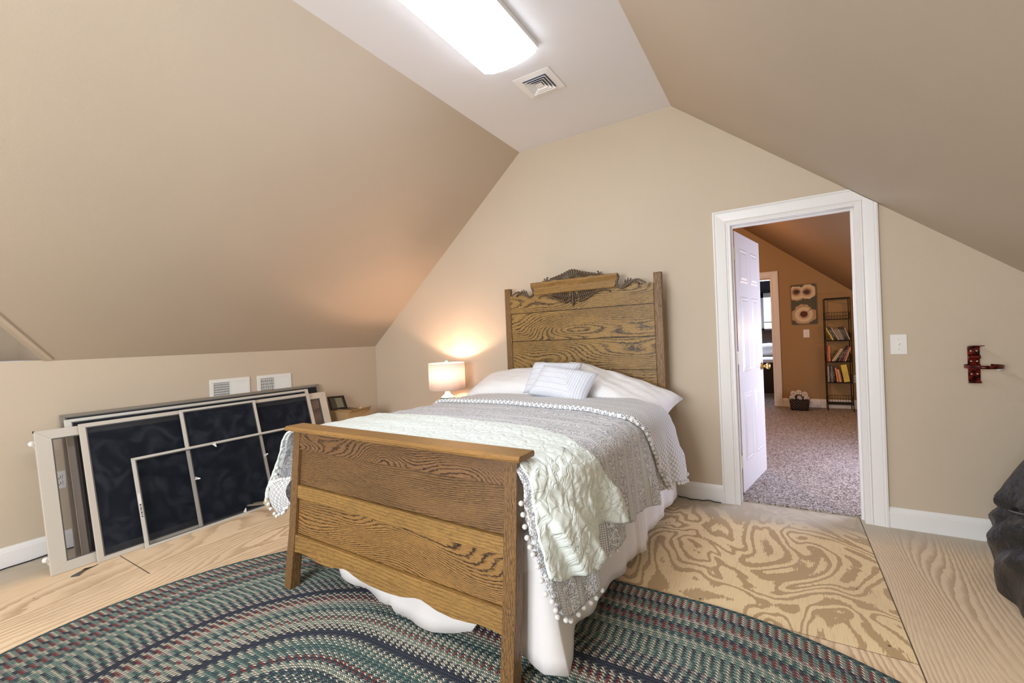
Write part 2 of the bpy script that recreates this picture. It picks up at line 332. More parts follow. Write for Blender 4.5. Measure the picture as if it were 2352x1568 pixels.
def origin_of(p):
    o = Vector((0,0,0))
    while p is not None: o += p.location; p = p.parent
    return o
def obj(name, mb, mat, parent=None, smooth=False, bevel=0, solid=0, sub=0, label=None, bseg=2):
    me = bpy.data.meshes.new(name)
    if parent is None:
        xs = [p.x for p in mb.v]; ys = [p.y for p in mb.v]; zs = [p.z for p in mb.v]
        off = Vector(((min(xs)+max(xs))/2, (min(ys)+max(ys))/2, min(zs)))
    else: off = origin_of(parent)
    me.from_pydata([p - off for p in mb.v], [], mb.f)
    if mb.hasuv:
        ul = me.uv_layers.new(name='UVMap')
        k = 0
        for q in mb.uv:
            for t in q: ul.data[k].uv = t; k += 1
    bm = bmesh.new(); bm.from_mesh(me)
    if not mb.hasuv: bmesh.ops.remove_doubles(bm, verts=bm.verts, dist=1e-6)
    bmesh.ops.recalc_face_normals(bm, faces=bm.faces)
    bm.to_mesh(me); bm.free()
    if smooth: me.polygons.foreach_set('use_smooth', [True]*len(me.polygons))
    me.materials.append(M[mat] if isinstance(mat, str) else mat)
    o = bpy.data.objects.new(name, me); C.objects.link(o)
    if parent is None: o.location = off
    else: o.parent = parent
    if solid: md = o.modifiers.new('solid', 'SOLIDIFY'); md.thickness = solid; md.offset = -1
    if sub: md = o.modifiers.new('sub', 'SUBSURF'); md.levels = sub; md.render_levels = sub
    if bevel: md = o.modifiers.new('bevel', 'BEVEL'); md.width = bevel; md.segments = bseg; md.limit_method = 'ANGLE'; md.angle_limit = .6
    if label: o['label'] = label
    return o
def thing(name, label, cat, loc=(0,0,0), group=None):
    o = bpy.data.objects.new(name, None); C.objects.link(o); o.location = loc; o.empty_display_size = .1
    o['label'] = label; o['category'] = cat
    if group: o['group'] = group
    return o
def tag(o, label, cat, group=None):
    o['label'] = label; o['category'] = cat
    if group: o['group'] = group
    return o
def struct(name, mb, mat, **k):
    o = obj(name, mb, mat, **k); o['kind'] = 'structure'; return o
def copy_tree(o, parent=None):
    c = o.copy(); C.objects.link(c); c.parent = parent
    for ch in list(o.children): copy_tree(ch, c)
    return c

# ------------------------------------------------------------------ room shell
D = 3.537; K = -4.096; T = .12; YF = -2.35
LX0, LZ0, LX1, LZ1 = K, 1.255, -2.023, 3.007                         # left slope
RX0 = -.667; RS = .8217; ZC = 3.007; KR = 1.42; RZ = ZC - RS*(KR-RX0)
struct('floor', MB().box(K-.1, KR+.1, YF-.1, D+T, -.12, 0), 'floor')
m = MB()                                                            # back wall with the doorway cut out
DX0, DX1, DH = -.315, .432, 2.045
m.prism([(K-.1, -.1), (DX0, -.1), (DX0, 3.2), (K-.1, 3.2)], 'y', D, D+T)
m.prism([(DX1, -.1), (KR+.1, -.1), (KR+.1, 3.2), (DX1, 3.2)], 'y', D, D+T)
m.prism([(DX0, DH), (DX1, DH), (DX1, 3.2), (DX0, 3.2)], 'y', D, D+T)
struct('wall_back', m, 'wall')
struct('wall_left', MB().box(K-.1, K, YF-.1, D+.05, -.1, 1.262), 'wall')
struct('wall_right', MB().box(KR, KR+.1, YF-.1, D+.05, -.1, 1.7), 'wall')
m = MB()                                                            # front wall behind the camera, with an opening added for the fill light
WX0, WX1, WZ0, WZ1 = -2.2, -.4, .8, 2.15
m.box(K-.1, WX0, YF-.12, YF, -.1, 3.2); m.box(WX1, KR+.1, YF-.12, YF, -.1, 3.2)
m.box(WX0, WX1, YF-.12, YF, -.1, WZ0); m.box(WX0, WX1, YF-.12, YF, WZ1, 3.2)
struct('wall_front', m, 'wall')
m = MB()
m.box(WX0-.09, WX0, YF, YF+.02, WZ0-.09, WZ1+.09); m.box(WX1, WX1+.09, YF, YF+.02, WZ0-.09, WZ1+.09)
m.box(WX0, WX1, YF, YF+.02, WZ1, WZ1+.09); m.box(WX0, WX1, YF, YF+.03, WZ0-.09, WZ0)
m.box((WX0+WX1)/2-.02, (WX0+WX1)/2+.02, YF-.06, YF-.03, WZ0, WZ1); m.box(WX0, WX1, YF-.06, YF-.03, 1.46, 1.5)
struct('added_window_1', m, 'trim')  # unseen window added around the front fill light
struct('ceiling', MB().box(K-.1, RX0+.02, YF-.1, D+.03, ZC, ZC+.12), 'ceil')
# left slope: its lower front corner is cut away diagonally by a dormer recess
sl = (LZ1-LZ0)/(LX1-LX0)
yC = .807; slopey = (.589-.807)/(.256)                               # y change per metre of x along the cut
yt = yC + slopey*(LX1-LX0)
nrm = Vector((-sl, 0, 1)).normalized()*.10
def slab(pts, mat, name, nv):
    n = len(pts); vs = [Vector(p) for p in pts] + [Vector(p)+nv for p in pts]
    return struct(name, MB().add(vs, [tuple(range(n)), tuple(range(n, 2*n))[::-1]] + [(i, (i+1) % n, n+(i+1) % n, n+i) for i in range(n)]), mat)
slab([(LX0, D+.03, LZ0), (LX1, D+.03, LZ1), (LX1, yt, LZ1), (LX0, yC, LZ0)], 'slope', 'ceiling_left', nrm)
XR = K-.70                                                          # recess above the knee wall, beyond the cut: ledge, walls and cheek
struct('wall_left_ledge', MB().box(XR-.1, K-.099, YF-.1, 1.0, 1.162, 1.262), 'wall')
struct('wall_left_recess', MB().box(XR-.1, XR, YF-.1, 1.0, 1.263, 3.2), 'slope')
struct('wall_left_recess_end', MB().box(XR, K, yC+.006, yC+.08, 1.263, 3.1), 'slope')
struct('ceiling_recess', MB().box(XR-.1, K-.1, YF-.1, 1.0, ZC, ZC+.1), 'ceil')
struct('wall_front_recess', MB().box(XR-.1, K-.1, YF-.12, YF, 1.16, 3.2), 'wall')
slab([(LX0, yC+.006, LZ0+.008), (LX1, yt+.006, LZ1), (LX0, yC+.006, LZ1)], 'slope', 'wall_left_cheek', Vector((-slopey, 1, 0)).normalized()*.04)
XE = KR+.02; ZE = ZC-RS*(XE-RX0)
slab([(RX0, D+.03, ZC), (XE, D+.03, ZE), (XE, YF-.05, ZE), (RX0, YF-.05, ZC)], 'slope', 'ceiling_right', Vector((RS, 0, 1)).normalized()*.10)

# baseboards
def baseboard(name, p0, p1, inward, mat='trim', h=.125, z0=0.0):
    p0 = Vector((*p0, z0)); p1 = Vector((*p1, z0)); iw = Vector((*inward, 0))
    prof = [(0, 0), (.016, 0), (.016, h*.76), (.013, h*.80), (.013, h*.84), (.008, h*.93), (.004, h*.97), (.003, h), (0, h)]
    n = len(prof); vs = [p + iw*a + Vector((0, 0, b)) for p in (p0, p1) for a, b in prof]
    return struct(name, MB().add(vs, [tuple(range(n)), tuple(range(n, 2*n))[::-1]] + [(i, (i+1) % n, n+(i+1) % n, n+i) for i in range(n)]), mat)
CX0, CX1, CZ = -.408, .530, 2.135
baseboard('baseboard_left', (K, YF), (K, D), (1, 0))
baseboard('baseboard_back', (K, D), (CX0, D), (0, -1))
baseboard('baseboard_back_right', (CX1, D), (KR, D), (0, -1))
baseboard('baseboard_right', (KR, YF), (KR, D), (-1, 0))

# door casing: moulded strips, mitred, its top right corner trimmed by the slope
def casing(name, x0, x1, zt, y, sgn, zb=0.0, cut=None, wid=.098, mat='trim'):
    prof = [(0, .000), (0, .022), (.010, .024), (.016, .018), (.022, .020), (.060, .016), (.074, .014), (.080, .018), (.086, .012), (.092, .014), (wid, .010), (wid, 0)]  # from the outer edge inwards
    m = MB(); path = [((x0, zb), (1, 0)), ((x0, zt), (1, -1)), ((x1, zt), (-1, -1)), ((x1, zb), (-1, 0))]
    rows = []
    for (px, pz), (dx, dz) in path: rows.append([(px+dx*a, y+sgn*b, pz+dz*a) for a, b in prof])
    m.grid(rows, closed_j=True); m.add(rows[0], [tuple(range(len(prof)))]); m.add(rows[-1], [tuple(range(len(prof)))])
    o = struct(name, m, mat)
    if cut:
        bm = bmesh.new(); bm.from_mesh(o.data)
        co = Vector(cut[0]) - o.location
        r = bmesh.ops.bisect_plane(bm, geom=bm.verts[:]+bm.edges[:]+bm.faces[:], plane_co=co, plane_no=Vector(cut[1]), clear_outer=True)
        bmesh.ops.holes_fill(bm, edges=[e for e in r['geom_cut'] if isinstance(e, bmesh.types.BMEdge)], sides=0)
        bm.to_mesh(o.data); bm.free()
    return o
casing('trim_1', CX0, CX1, CZ, D, -1, cut=((RX0, D, ZC-.004), (RS, 0, 1)))
m = MB()                                                            # jamb lining and stop
m.box(DX0-.001, DX0+.018, D-.012, D+T+.01, 0, DH); m.box(DX1-.018, DX1+.001, D-.012, D+T+.01, 0, DH); m.box(DX0+.0185, DX1-.0185, D-.0121, D+T+.0101, DH-.018, DH)
m.box(DX0+.018, DX0+.03, D+.05, D+.075, 0, DH-.018); m.box(DX1-.03, DX1-.018, D+.05, D+.075, 0, DH-.018); m.box(DX0+.0305, DX1-.0305, D+.05, D+.075, DH-.03, DH-.0185)
struct('trim_2', m, 'trim')

# door leaf, opened into the hall
def panel_door(name, W, Hh, T_, M_):
    m = MB(M_); m.box(0, W, -T_, 0, 0, Hh); o = struct(name, m, 'trim', bevel=.002)
    px = [(.105, W/2-.045), (W/2+.045, W-.105)]; pz = [(.22, .76), (.92, 1.52), (1.63, 1.90)]
    for a, b in px:
        for c, d in pz:
            for s, yy in ((1, 0), (-1, -T_)):
                q = MB(M_)
                for (i0, o0), (i1, o1) in (((0, .0006), (.014, .006)), ((.014, .006), (.024, .001)), ((.024, .001), (.040, .0075))):
                    P0 = [(a+i0, c+i0), (b-i0, c+i0), (b-i0, d-i0), (a+i0, d-i0)]; P1 = [(a+i1, c+i1), (b-i1, c+i1), (b-i1, d-i1), (a+i1, d-i1)]
                    vs = [(x_, yy+s*o0, z_) for x_, z_ in P0] + [(x_, yy+s*o1, z_) for x_, z_ in P1]
                    q.add(vs, [(k, (k+1) % 4, 4+(k+1) % 4, 4+k) for k in range(4)])
                q.add([(a+.04, yy+s*.0075, c+.04), (b-.04, yy+s*.0075, c+.04), (b-.04, yy+s*.0075, d-.04), (a+.04, yy+s*.0075, d-.04)], [(0, 1, 2, 3)])
                obj('raised_panel', q, 'trim', o)
    for s, yy in ((1, 0), (-1, -T_)):
        q = MB(M_ @ Matrix.Translation((W-.065, yy, .93)) @ Matrix.Rotation(-s*PI/2, 4, 'X'))
        q.lathe([(.0, 0), (.032, 0), (.033, .006), (.022, .010), (.011, .014), (.011, .032), (.020, .038), (.027, .050), (.026, .062), (.016, .070), (0, .071)], n=20, cap=False)
        obj('doorknob', q, 'brass', o, smooth=True)
    return o
ang = math.radians(90-10.4)
door = panel_door('door_1', .745, 2.02, .035, Matrix.Translation((-.288, 3.765, .012)) @ Matrix.Rotation(ang, 4, 'Z') @ Matrix.Scale(-1, 4, (0, 1, 0)))
for zz in (1.845, 1.058, .27):
    q = MB(); q.box(DX0+.019, DX0+.0215, D+.085, D+.119, zz-.045, zz+.045); q.box(-.316, -.288, 3.7625, 3.7655, zz-.045, zz+.045)
    q.tube([(-.292, D+T+.02, zz-.048), (-.292, D+T+.02, zz+.048)], .006, 8); q.box(-.300, -.286, D+.115, D+T+.11, zz-.045, zz+.045)
    for a in (-.03, 0, .03): q.ball((-.305, 3.7618, zz+a), .0035, 6)
    obj('hinge', q, 'brass_pale', door)

# ------------------------------------------------------------------ hall beyond the doorway
HY = 8.25; HL = -2.0
hz = lambda x: 2.543-.833*x
struct('floor_hall', MB().box(HL, 1.5, D+.085, HY+.0, -.10, .012), 'carpet')
struct('floor_far_room', MB().box(-3, 1.5, HY, 13, -.10, .010), 'carpet')
m = MB(); m.prism([(-.14, -.1), (1.5, -.1), (1.5, 3.2), (-.14, 3.2)], 'y', HY, HY+.12); m.prism([(-.14, 2.07), (-.14, 3.2), (-1.0, 3.2), (-1.0, 2.07)], 'y', HY, HY+.12); m.prism([(-1.0, -.1), (-1.0, 3.2), (HL-.1, 3.2), (HL-.1, -.1)], 'y', HY, HY+.12)
struct('wall_hall_far', m, 'hall_wall')
m = MB(); m.box(DX0-2, DX0-.02, D+T, D+T+.004, 0, 3.1); m.box(DX1+.02, 1.5, D+T, D+T+.004, 0, 3.1); m.box(DX0-.02, DX1+.02, D+T, D+T+.004, DH+.02, 3.1)
struct('wall_hall_near', m, 'hall_wall')
struct('wall_hall_left', MB().box(HL-.1, HL, D+T, HY+.1, -.1, 3.2), 'hall_wall')
struct('wall_hall_right', MB().box(KR, KR+.1, D+T, HY+.1, -.1, 1.6), 'hall_wall')
q = MB(); wx = KR-.03
for a, b, c_, d_ in ((4.2, 4.3, .5, 1.45), (5.2, 5.3, .5, 1.45), (4.3, 5.2, 1.35, 1.45), (4.3, 5.2, .5, .58), (4.73, 4.77, .58, 1.35)): q.box(wx, KR, a, b, c_, d_)
struct('window_3', q, 'trim')
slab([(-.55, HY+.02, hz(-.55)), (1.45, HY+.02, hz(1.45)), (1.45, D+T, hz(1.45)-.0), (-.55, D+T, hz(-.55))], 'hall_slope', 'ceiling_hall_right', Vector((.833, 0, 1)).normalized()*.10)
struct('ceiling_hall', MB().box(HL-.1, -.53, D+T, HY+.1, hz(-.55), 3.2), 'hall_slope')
baseboard('baseboard_hall', (-.03, HY), (KR, HY), (0, -1), h=.13, z0=.012)
casing('trim_3', -1.1, -.028, 2.19, HY, -1, zb=.012, wid=.105)
m = MB(); m.box(-.14, -.125, HY-.01, HY+.13, 0, 2.07); m.box(-1.0, -.125, HY-.01, HY+.13, 2.06, 2.075)
struct('trim_4', m, 'trim')
# the room beyond
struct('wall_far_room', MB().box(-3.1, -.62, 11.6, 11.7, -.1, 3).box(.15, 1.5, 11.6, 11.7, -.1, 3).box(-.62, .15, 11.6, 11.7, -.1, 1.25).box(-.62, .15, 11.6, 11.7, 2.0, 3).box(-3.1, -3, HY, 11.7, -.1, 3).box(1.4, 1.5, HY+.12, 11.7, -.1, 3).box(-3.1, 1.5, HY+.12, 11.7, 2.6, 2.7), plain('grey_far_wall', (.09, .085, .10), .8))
m = MB()
for a, b, c_, d_ in ((-.42, -.34, 1.17, 2.08), (.10, .18, 1.17, 2.08), (-.42, .18, 1.98, 2.08), (-.42, .18, 1.17, 1.27), (-.34, .1, 1.40, 1.43)): m.box(a, b, 11.55, 11.6, c_, d_)
struct('window_2', m, 'trim')

def bed_far():
    t = thing('far_bed', 'dark wooden bed with white sheets and pillow in the far dim room', 'bed', (-.55, 10.6, .01))
    obj('footboard', MB().box(-1.5, .35, 9.82, 9.88, .012, .62), 'wood_dark', t, bevel=.01)
    obj('bed_base', MB().box(-1.45, .3, 9.88, 11.5, .06, .45), 'wood_dark', t)
    obj('mattress', MB().box(-1.4, .25, 9.9, 11.45, .45, .66), 'white_cloth', t, bevel=.04)
    obj('headboard', MB().box(-1.5, .35, 11.48, 11.54, .012, 1.24), 'wood_dark', t, bevel=.01)
    p = obj('pillow', MB().ball((-.25, 11.15, .80), .3, 20, (1.2, .65, .5)), 'white_cloth', t, smooth=True)
bed_far()

# ------------------------------------------------------------------ wall plates, vents, fixture
def plate(name, loc, nrm_, kind, label, w_=.072, h_=.115):
    n = Vector(nrm_); side = Vector((0, 0, 1)).cross(n); R = Matrix((side, n, Vector((0, 0, 1)))).transposed().to_4x4()
    Mx = Matrix.Translation(loc) @ R
    t = thing(name, label, 'light switch' if kind == 'switch' else 'electrical outlet', loc)
    obj('cover_plate', MB(Mx).box(-w_/2, w_/2, 0, .005, -h_/2, h_/2), 'white_plastic', t, bevel=.002)
    if kind == 'switch':
        q = MB(Mx); q.box(-.006, .006, .005, .007, -.012, .012); q.hexa([(-.004, .005, -.004), (.004, .005, -.004), (.004, .005, .006), (-.004, .005, .006), (-.003, .018, .004), (.003, .018, .004), (.003, .018, .009), (-.003, .018, .009)])
        obj('toggle', q, 'white_plastic', t)
        [obj('screw', MB(Mx).ball((0, .005, zz), .003, 6), 'alu', t) for zz in (.03, -.03)]
    else:
        for zz in (.02, -.02):
            q = MB(Mx); q.box(-.017, .017, .005, .0075, zz-.014, zz+.014); r_ = obj('receptacle', q, 'white_plastic', t, bevel=.003)
            q = MB(Mx); q.box(-.009, -.006, .0074, .0079, zz-.005, zz+.007); q.box(.006, .009, .0074, .0079, zz-.005, zz+.007); q.ball((0, .0074, zz-.009), .003, 6); obj('slots', q, 'dark', r_)
    return t
plate('light_switch', (.608, D, 1.139), (0, -1, 0), 'switch', 'white toggle light switch on beige wall right of the doorway', .078, .122)
plate('light_switch', (.325, HY, 1.168), (0, -1, 0), 'switch', 'light switch below the flower picture on the orange hall wall', .08, .125)
plate('wall_outlet', (K, .85, .465), (1, 0, 0), 'outlet', 'white outlet on left wall, seen through the glass of the leaning door')
plate('wall_outlet', (K, 3.37, .50), (1, 0, 0), 'outlet', 'white outlet on left wall near the corner, beside the cardboard box')
plate('wall_outlet', (.90, HY, .46), (0, -1, 0), 'outlet', 'white outlet on hall wall behind the black book rack')

def wall_vent(name, y0, y1, z0, z1, label, bars):
    t = thing(name, label, 'vent', (K, (y0+y1)/2, z0), 'wall vents above the leaning screens')
    f = MB(); fr = .028
    f.box(K, K+.010, y0, y1, z1-fr, z1); f.box(K, K+.010, y0, y1, z0, z0+fr); f.box(K, K+.010, y0, y0+fr, z0+fr, z1-fr); f.box(K, K+.010, y1-fr, y1, z0+fr, z1-fr)
    ym = y0+fr+(y1-y0-2*fr)*.49
    f.box(K, K+.010, ym-.003, ym+.003, z0+fr, z1-fr)
    obj('frame', f, 'white_plastic', t, bevel=.002)
    obj('duct_opening', MB().box(K+.0005, K+.002, y0+fr, y1-fr, z0+fr, z1-fr), 'dark', t)
    lv = MB(); n = 14
    for i in range(n):
        y = y0+fr+(ym-y0-fr)*(i+.5)/n; lv.box(K+.002, K+.006, y-.0014, y+.0014, z0+fr, z1-fr)
        y2 = ym+.003+(y1-fr-ym-.003)*(i+.5)/n
        lv.hexa([(K+.003, y2-.0055, z0+fr), (K+.005, y2-.0055, z0+fr), (K+.009, y2+.0045, z0+fr), (K+.007, y2+.0045, z0+fr), (K+.003, y2-.0055, z1-fr), (K+.005, y2-.0055, z1-fr), (K+.009, y2+.0045, z1-fr), (K+.007, y2+.0045, z1-fr)])
    for i in range(bars):
        z = z0+fr+(z1-z0-2*fr)*(i+.5)/bars; lv.box(K+.004, K+.009, y0+fr, ym, z-.0022, z+.0022)
    obj('louvres', lv, 'white_plastic', t)
    return t
wall_vent('wall_vent', 1.765, 2.088, .835, 1.033, 'left one of two white louvred wall vents above the screens', 7)
wall_vent('wall_vent', 2.155, 2.478, .838, 1.033, 'right one of two white louvred wall vents above the screens', 5)

t = thing('ceiling_vent', 'square white louvred vent on the flat ceiling beside the fluorescent light', 'vent', (-1.35, 2.68, ZC-.012))
f = MB(); cx_, cy_ = -1.35, 2.675; R0 = .135
def sqring(mb, r0, r1, z0, z1, zz):                                   # square louvre flaring down and outward
    vs = []
    for r, z_ in ((r0, z0), (r1, z1), (r1, z1-zz), (r0, z0-zz)):
        vs += [(cx_-r, cy_-r, z_), (cx_+r, cy_-r, z_), (cx_+r, cy_+r, z_), (cx_-r, cy_+r, z_)]
    fs = [(a*4+k, a*4+(k+1) % 4, ((a+1) % 4)*4+(k+1) % 4, ((a+1) % 4)*4+k) for a in range(4) for k in range(4)]
    mb.add(vs, fs)
sqring(f, R0-.048, R0, ZC-.005, ZC-.002, .002); f.add([], []); obj('frame', f, 'trim', t)
for i, (a, b) in enumerate(((.066, .084), (.046, .064), (.026, .044))):
    q = MB(); sqring(q, a, b, ZC-.004, ZC-.018, .002); obj('louvre', q, 'trim', t)
q = MB(); q.box(cx_-.024, cx_+.024, cy_-.024, cy_+.024, ZC-.016, ZC-.013); obj('centre_plate', q, 'trim', t)
q = MB(); q.box(cx_-.087, cx_+.087, cy_-.087, cy_+.087, ZC-.003, ZC-.001); obj('duct_opening', q, plain('grey_duct', (.16, .17, .22), .7), t)

FX0, FX1, FY0, FY1 = -1.545, -1.175, -.14, 2.30
t = thing('fluorescent_light', 'long lit fluorescent ceiling fixture with white acrylic wraparound diffuser', 'light', ((FX0+FX1)/2, (FY0+FY1)/2, 2.92))
fc = (FX0+FX1)/2; hw = (FX1-FX0)/2
prof = [(-hw+.004, ZC-.031), (-hw+.003, ZC-.056), (-hw*.62, ZC-.078), (-hw*.12, ZC-.086), (0, ZC-.082), (hw*.12, ZC-.086), (hw*.62, ZC-.078), (hw-.003, ZC-.056), (hw-.004, ZC-.031)]
q = MB(); q.prism([(fc+a, b) for a, b in prof], 'y', FY0, FY1); obj('diffuser', q, 'tube_light', t)
obj('housing', MB().box(FX0-.012, FX1+.012, FY0-.008, FY1+.010, ZC-.032, ZC-.0005), 'white_plastic', t, bevel=.002)

# fire extinguisher bracket
t = thing('extinguisher_bracket', 'red metal fire extinguisher bracket with strap on beige wall at right', 'bracket', (.935, D, .91))
pr = [(0, .905), (.006, .905), (.024, .908), (.024, .914), (.008, .925), (.010, .99), (.022, .998), (.022, 1.008), (.006, 1.018), (.008, 1.045), (.024, 1.052), (.024, 1.062), (.008, 1.072), (.010, 1.112), (.04, 1.118), (.085, 1.122), (.085, 1.125), (.03, 1.125), (0, 1.118)]
q = MB(); q.prism([(D-a, b) for a, b in pr], 'x', .908, .958); obj('backplate', q, 'red', t, bevel=.001)
q = MB(); cen = (.948, D-.095)
arc = [(cen[0]+.078*math.cos(a), cen[1]+.082*math.sin(a)) for a in [math.radians(k) for k in range(-235, 62, 9)]]
rows = [[(x_, y_, 1.000), (x_, y_, 1.018)] for x_, y_ in arc]; q.grid(rows); obj('strap', q, 'red', t, solid=.002, smooth=True)
q = MB(); q.tube([(.898, D-.178, 1.002), (.945, D-.182, 1.002), (.945, D-.182, 1.018), (.898, D-.178, 1.018)], .0018, 6, True); obj('clasp', q, 'red', t)
q = MB(); q.lathe([(0, -.004), (.010, -.004), (.011, 0), (.010, .008), (0, .009)], (0, 0, 0), 14, False)
q2 = MB(Matrix.Translation((1.012, D-.075, .995)) @ Matrix.Rotation(PI/2, 4, 'X')); q2.lathe([(.0, -.006), (.010, -.006), (.011, 0), (.010, .010), (0, .011)], (0, 0, 0), 14, False); obj('latch_knob', q2, 'white_plastic', t, smooth=True)
for zz in (.960, 1.033, 1.092):
    for xx in (.921, .945): obj('rivet', MB().ball((xx, D-.0105, zz), .0045, 8, (1, .5, .7)), 'white_plastic', t, smooth=True)


# ------------------------------------------------------------------ the oak bed (local frame: a across, b towards the head, z up)
TH = .0192; BX, BY = -2.2854, 1.305
MBED = Matrix.Translation((BX, BY, 0)) @ Matrix.Rotation(-TH, 4, 'Z')
SH = Matrix(((1, 0, 0, 0), (0, 1, .0966, 0), (0, 0, 1, 0), (0, 0, 0, 1)))
MF = MBED @ SH                                                      # the footboard leans towards the bed
bed = thing('oak_bed', 'antique golden oak bed with tall carved headboard and low panelled footboard', 'bed', (BX+.77, BY+1.0, .008))
Wf = 1.443; wf = .057; ZT = .823
fbd = obj('footboard', MB(MF).box(wf, Wf-wf, .026, .034, .25, .80), 'wood_dark', bed)
for a0, a1 in ((0, wf), (Wf-wf, Wf)):
    q = MB(MF); q.add([(a0, 0, ZT), (a1, 0, ZT), (a1, .052, ZT), (a0, .052, ZT), (a0, 0, .30), (a1, 0, .30), (a1, .052, .30), (a0, .052, .30), (a0, -.012, .009), (a1, -.012, .009), (a1, .044, .009), (a0, .044, .009)],
        [(0, 1, 2, 3), (8, 11, 10, 9)] + [(4*r+k, 4*r+(k+1) % 4, 4*r+4+(k+1) % 4, 4*r+4+k) for r in (0, 1) for k in range(4)])
    obj('post', q, 'oak_z', fbd, bevel=.0025)
def bar(z0, z1, y0, y1, mat, nm): return obj(nm, MB(MF).box(wf-.001, Wf-wf+.001, y0, y1, z0, z1), mat, fbd, bevel=.0015)
bar(.7254, .818, .004, .036, 'oak_dark', 'top_rail'); bar(.5415, .7225, .018, .034, 'oak_mid', 'upper_panel')
bar(.473, .5385, .004, .036, 'oak_x', 'middle_rail'); bar(.286, .4700, .018, .034, 'oak_red', 'lower_panel')
prof = [(wf, .195), (.10, .200), (.171, .200), (.22, .192), (.291, .185), (.376, .189), (.43, .200), (.466, .207), (.50, .205), (.54, .195), (.586, .186), (.66, .180), (Wf/2, .179)]
low = prof + [(Wf-a, z) for a, z in prof[::-1][1:]]
q = MB(MF); q.prism(low + [(Wf-wf, .283), (wf, .283)], 'y', .002, .030); obj('apron', q, 'oak_x', fbd, bevel=.002)
q = MB(MF); q.prism([(-.032, .826), (-.036, .838), (-.028, .849), (.074, .849), (.08, .838), (.076, .826)], 'x', -.030, Wf+.030)
obj('cap_rail', q, 'oak_cap', fbd, bevel=.002)
for a, z in ((Wf-wf-.004, .42),):
    obj('peg', MB(MF).ball((a, .004, z), .005, 8, (1, .3, 1)), 'carve', fbd, smooth=True)
# headboard
LH = 2.10; MH = MBED @ Matrix.Translation((.0766, LH, 0)); WH = 1.4146; hp = .06; CA = .731
MH = MBED @ Matrix.Translation((0, LH, 0)); A0 = .0766; A1 = A0+WH; CA = .768
hbd = obj('headboard', MB(MH).box(A0+hp-.002, A1-hp+.002, .014, .030, .55, 1.62), 'wood_dark', bed)
for a0 in (A0, A1-hp):
    q = MB(MH); q.box(a0, a0+hp, 0, .042, .002, 1.732); obj('post', q, 'oak_z', hbd, bevel=.004)
for z0, z1 in ((.70, .990), (.994, 1.2455), (1.2505, 1.4965)):
    obj('plank', MB(MH).box(A0+hp+.002, A1-hp-.002, .006, .030, z0, z1), 'oak_head', hbd, bevel=.0025)
half = [(.661, 1.652), (.645, 1.658), (.622, 1.664), (.60, 1.650), (.575, 1.664), (.545, 1.678), (.515, 1.682), (.48, 1.668), (.45, 1.650), (.425, 1.640), (.40, 1.643), (.382, 1.660), (.377, 1.685), (.386, 1.712), (.394, 1.735), (.388, 1.750), (.37, 1.754)]
q = MB(MH); q.prism([(CA+.661, 1.501)] + [(CA+a, z) for a, z in half] + [(CA-a, z) for a, z in half[::-1]] + [(CA-.661, 1.501)], 'y', .003, .028)
obj('crest_rail', q, 'oak_head', hbd, bevel=.0015)
cs = [(.004, 1.650), (-.016, 1.650), (-.020, 1.658), (-.016, 1.672), (-.010, 1.690), (-.012, 1.710), (-.024, 1.726), (-.034, 1.738), (-.034, 1.750), (-.026, 1.757), (.004, 1.757)]
q = MB(MH); n = len(cs); vs = []
for sg in (-1, 1):
    for d, z in cs:
        t_ = (z-1.650)/.107; vs.append((CA+sg*(.378+.016*math.sin(t_*PI*.9-.9)), d, z))
q.add(vs, [tuple(range(n)), tuple(range(n, 2*n))[::-1]] + [(i, (i+1) % n, n+(i+1) % n, n+i) for i in range(n)])
obj('scroll_board', q, 'oak_x', hbd, smooth=False, bevel=.001)
# carved fan of ribs above the scroll board
def C2(pts, d=-.012): return [(CA+a, d, z) for a, z in pts]
q = MB(MH)
tips = [(0, 1.838), (.026, 1.834), (.050, 1.826), (.075, 1.815), (.102, 1.806), (.130, 1.797), (.158, 1.789), (.186, 1.781), (.212, 1.775)]
for k, (a, z) in enumerate(tips):
    for sg in ((1, -1) if k else (1,)):
        b0 = a*.30 if k < 4 else a*.30+(a-.075)*.45
        ba, bz = sg*b0*.9, 1.757
        ta, tz = sg*a, z
        pts = [(ba+(ta-ba)*t_, bz+(tz-bz)*t_ + .006*math.sin(PI*t_)*(1 if k > 2 else 0)) for t_ in (0, .25, .5, .75, .92, 1)]
        r = .0125 - .0004*k
        q.tube(C2(pts, -.010), [r*.35, r*.55, r*.78, r, r*.85, r*.25], 8, flat=1.0)
for sg in (1, -1):                                                  # leaf scrolls ending the fan
    q.tube(C2([(sg*.20, 1.760), (sg*.225, 1.766), (sg*.238, 1.778), (sg*.232, 1.790), (sg*.222, 1.788)], -.012), [.004, .007, .008, .007, .004], 8)
    q.tube(C2([(sg*.215, 1.760), (sg*.25, 1.768), (sg*.262, 1.780), (sg*.256, 1.785)], -.014), [.004, .006, .006, .003], 8)
    q.tube(C2([(sg*.23, 1.759), (sg*.262, 1.760), (sg*.282, 1.766)], -.014), [.005, .006, .002], 8)
    q.tube(C2([(sg*.18, 1.758), (sg*.23, 1.758), (sg*.27, 1.757)], -.012), [.004, .005, .002], 8)
obj('fan_carving', q, 'carve', hbd, smooth=True)
